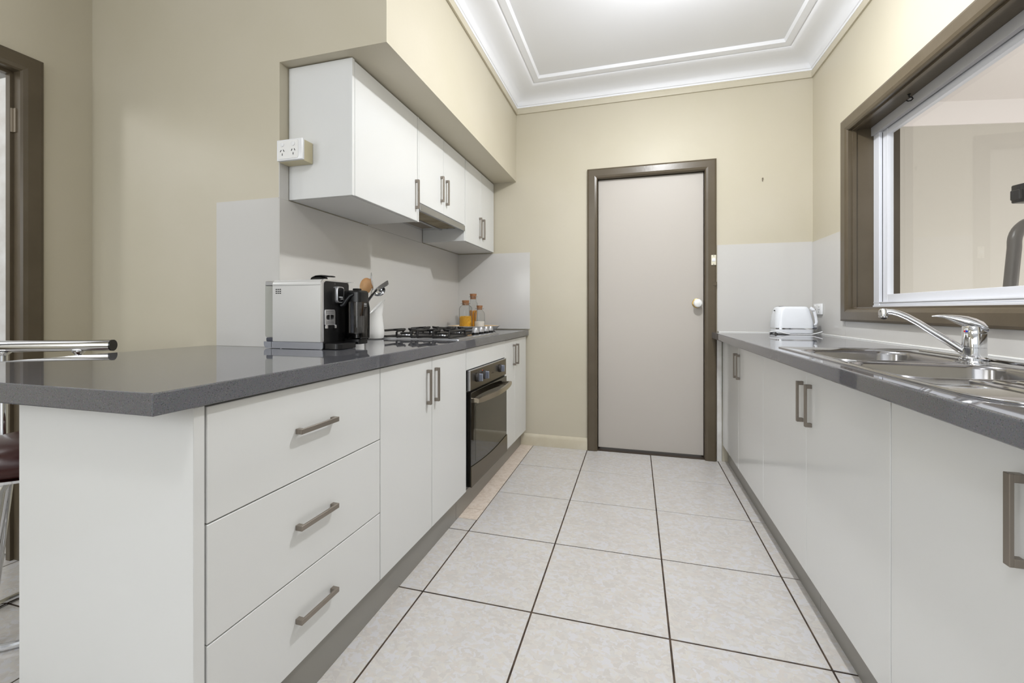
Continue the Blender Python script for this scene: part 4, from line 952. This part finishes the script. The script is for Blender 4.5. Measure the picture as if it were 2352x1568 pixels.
# ------------------------------------------------------------------ tray and jars
TX, TY = -1.168, 3.070
ty_ = thing('serving_tray', 'round white tray with pale wood inside holding the jars', 'tray', (TX, TY, 0.9))
MB().lathe([(0.150, 0.0), (0.156, 0.002), (0.196, 0.034), (0.199, 0.037), (0.196, 0.0375), (0.192, 0.034), (0.156, 0.010), (0.001, 0.009)], (TX, TY, 0.9003), 56).build('tray_shell', WHITEPL, ty_)
MB().lathe([(0.152, 0.0095), (0.156, 0.0112), (0.1905, 0.0355), (0.1895, 0.0362), (0.155, 0.0135), (0.001, 0.0118)], (TX, TY, 0.9003), 56).build('tray_inside', TRAYW, ty_, 'pale wooden inside')
def jar(name, label, x, y, R, rn, zs, zn, zc0, zc1, rc, fill, fm, fname, group):
    b = 0.9130
    t = thing(name, label, 'jar', (x, y, b), group)
    H = lambda z: z - b
    pr = [(R - 0.008, 0.0), (R - 0.002, 0.003), (R, 0.010), (R, H(zs) - 0.018), (R - 0.003, H(zs) - 0.008), (R - 0.011, H(zs)), (rn + 0.002, H(zs) + 0.005), (rn, H(zs) + 0.010), (rn, H(zn) - 0.004), (rn + 0.004, H(zn) - 0.002), (rn + 0.004, H(zn) + 0.001), (rn - 0.001, H(zn) + 0.002), (rn - 0.0022, H(zn) - 0.004), (rn - 0.0022, H(zs) + 0.009), (R - 0.012, H(zs) - 0.002), (R - 0.0032, H(zs) - 0.018), (R - 0.0025, 0.010), (R - 0.008, 0.004), (0.001, 0.0035)]
    MB().lathe(pr, (x, y, b), 36).build('glass_body', JARG, t, sharp=60)
    MB().lathe([(rn - 0.003, H(zc0)), (rc, H(zc1) - 0.001), (rc - 0.001, H(zc1)), (0.001, H(zc1))], (x, y, b), 26).build('cork_stopper', CORK, t)
    mbw = MB().ring((x, y, zn - 0.003), rn + 0.0055, 0.0009, 28, 6)
    for sx_ in (-1, 1): mbw.sphere((x + sx_ * 0.962 * (rn + 0.0075), y + sx_ * 0.272 * (rn + 0.0075), zn - 0.002), 0.0028, n=8)
    mbw.build('wire_clip', STEEL, t)
    if fname == 'macaroni':
        mb = MB(); rg = random.Random(3)
        zt = fill
        mb.lathe([(R - 0.008, 0.004), (R - 0.008, H(zt) - 0.008), (0.001, H(zt) - 0.006)], (x, y, b), 20)
        for k in range(300):
            a = rg.uniform(0, 2 * PI); rr = R - 0.0065 if k < 230 else (R - 0.007) * math.sqrt(rg.random())
            z = b + rg.uniform(0.007, H(zt) - 0.004) if k < 230 else zt - rg.uniform(0.0, 0.006)
            c0 = Vector((x + rr * math.cos(a), y + rr * math.sin(a), z)); q1 = Vector((-math.sin(a), math.cos(a), 0)); q2 = Vector((0, 0, 1)) if k < 230 else Vector((math.cos(a), math.sin(a), 0.2))
            w = rg.uniform(0, PI); d1 = q1 * math.cos(w) + q2 * math.sin(w); d2_ = q2 * math.cos(w) - q1 * math.sin(w)
            mb.tube([c0 - d1 * 0.0055 + d2_ * 0.0022, c0 - d2_ * 0.0012, c0 + d1 * 0.0055 + d2_ * 0.0022], 0.0022, 5)
        mb.build('macaroni', fm, t, kind='stuff')
    elif fname == 'rice':
        MB().lathe([(R - 0.009, 0.0042), (R - 0.0028, 0.010), (R - 0.0028, H(fill) - 0.001), (R - 0.006, H(fill)), (0.001, H(fill) + 0.002)], (x, y, b), 28).build('rice', fm, t, kind='stuff')
    else:
        mb = MB(); rg = random.Random(5)
        for k in range(70):
            a = rg.uniform(0, 2 * PI); r0 = (R - 0.014) * math.sqrt(rg.random()); a2 = a + rg.uniform(-0.5, 0.5); r1_ = min(R - 0.007, r0 + 0.010)
            mb.tube([(x + r0 * math.cos(a), y + r0 * math.sin(a), b + 0.005), (x + r1_ * math.cos(a2), y + r1_ * math.sin(a2), fill + rg.uniform(-0.006, 0.003))], 0.0013, 5)
        mb.build('spaghetti', fm, t, kind='stuff')
    return t
jar('storage_jar', 'wide cork-stopped glass jar half full of yellow macaroni', -1.199, 2.985, 0.049, 0.026, 1.083, 1.102, 1.090, 1.125, 0.0265, 1.008, PASTA, 'macaroni', 'cork-stopped glass jars on the tray')
jar('storage_jar', 'tallest cork-stopped glass bottle holding long spaghetti', -1.193, 3.125, 0.034, 0.0235, 1.120, 1.158, 1.137, 1.178, 0.0265, 1.050, SPAG, 'spaghetti', 'cork-stopped glass jars on the tray')
jar('storage_jar', 'smallest cork-stopped glass jar with a little white rice', -1.092, 2.990, 0.039, 0.0205, 1.046, 1.066, 1.056, 1.087, 0.0225, 0.971, RICE, 'rice', 'cork-stopped glass jars on the tray')

# ------------------------------------------------------------------ bar stool
SX, SY = -1.985, 1.01
bs = thing('bar_stool', 'chrome bar stool with dark brown leather seat behind the bench end', 'bar stool', (SX, SY, 0))
MB().lathe([(0.150, 0.520), (0.172, 0.526), (0.180, 0.545), (0.178, 0.575), (0.160, 0.605), (0.120, 0.623), (0.06, 0.631), (0.001, 0.633)], (SX, SY, 0), 40).build('seat', LEATHER, bs, 'dark brown leather seat', sharp=70)
MB().lathe([(0.150, 0.508), (0.176, 0.510), (0.178, 0.519), (0.15, 0.521)], (SX, SY, 0), 40).build('seat_trim', CHROME, bs)
bdir = (Vector((-1.909, 1.185, 0)) - Vector((-2.246, 1.027, 0))).normalized(); bm_ = Vector((-2.125, 1.083, 0.914))
e1 = Vector((-1.918, 1.181, 0.918)); e0 = e1 - bdir * 0.48
MB().tube([tuple(e0), tuple(e1)], 0.0215, 22).build('back_rail', CHROME, bs)
for e, s_ in ((e0, -1), (e1, 1)): MB().tube([tuple(e), tuple(e + bdir * s_ * 0.005)], 0.0212, 22).build('end_cap', BLACK, bs)
for p, z in (((-2.017, 1.134), 0.901), ((-2.234, 1.031), 0.899)):
    q = Vector((p[0], p[1], 0)); toc = (Vector((SX, SY, 0)) - q)
    MB().tube([(p[0], p[1], z), (p[0], p[1], 0.58 if toc.length > 0.2 else 0.66), tuple(q + toc * 0.25 + Vector((0, 0, 0.512 if toc.length > 0.2 else 0.62)))], 0.0115, 12).lathe([(0.011, -0.012), (0.020, -0.003), (0.021, 0.002)], (p[0], p[1], z - 0.003), 14).build('back_post', CHROME, bs)
MB().cyl((SX, SY, 0.43), 0.03, 0.08, 20).build('swivel_hub', CHROME, bs)
for k in range(4):
    a = math.radians(60 + 90 * k + 133); ca_, sa_ = math.cos(a), math.sin(a)
    MB().tube([(SX + 0.10 * ca_, SY + 0.10 * sa_, 0.50), (SX + 0.12 * ca_, SY + 0.12 * sa_, 0.47), (SX + 0.185 * ca_, SY + 0.185 * sa_, 0.014)], 0.0145, 12).build('leg', CHROME, bs)
MB().ring((SX, SY, 0.012), 0.182, 0.011, 48, 10).build('base_ring', CHROME, bs)
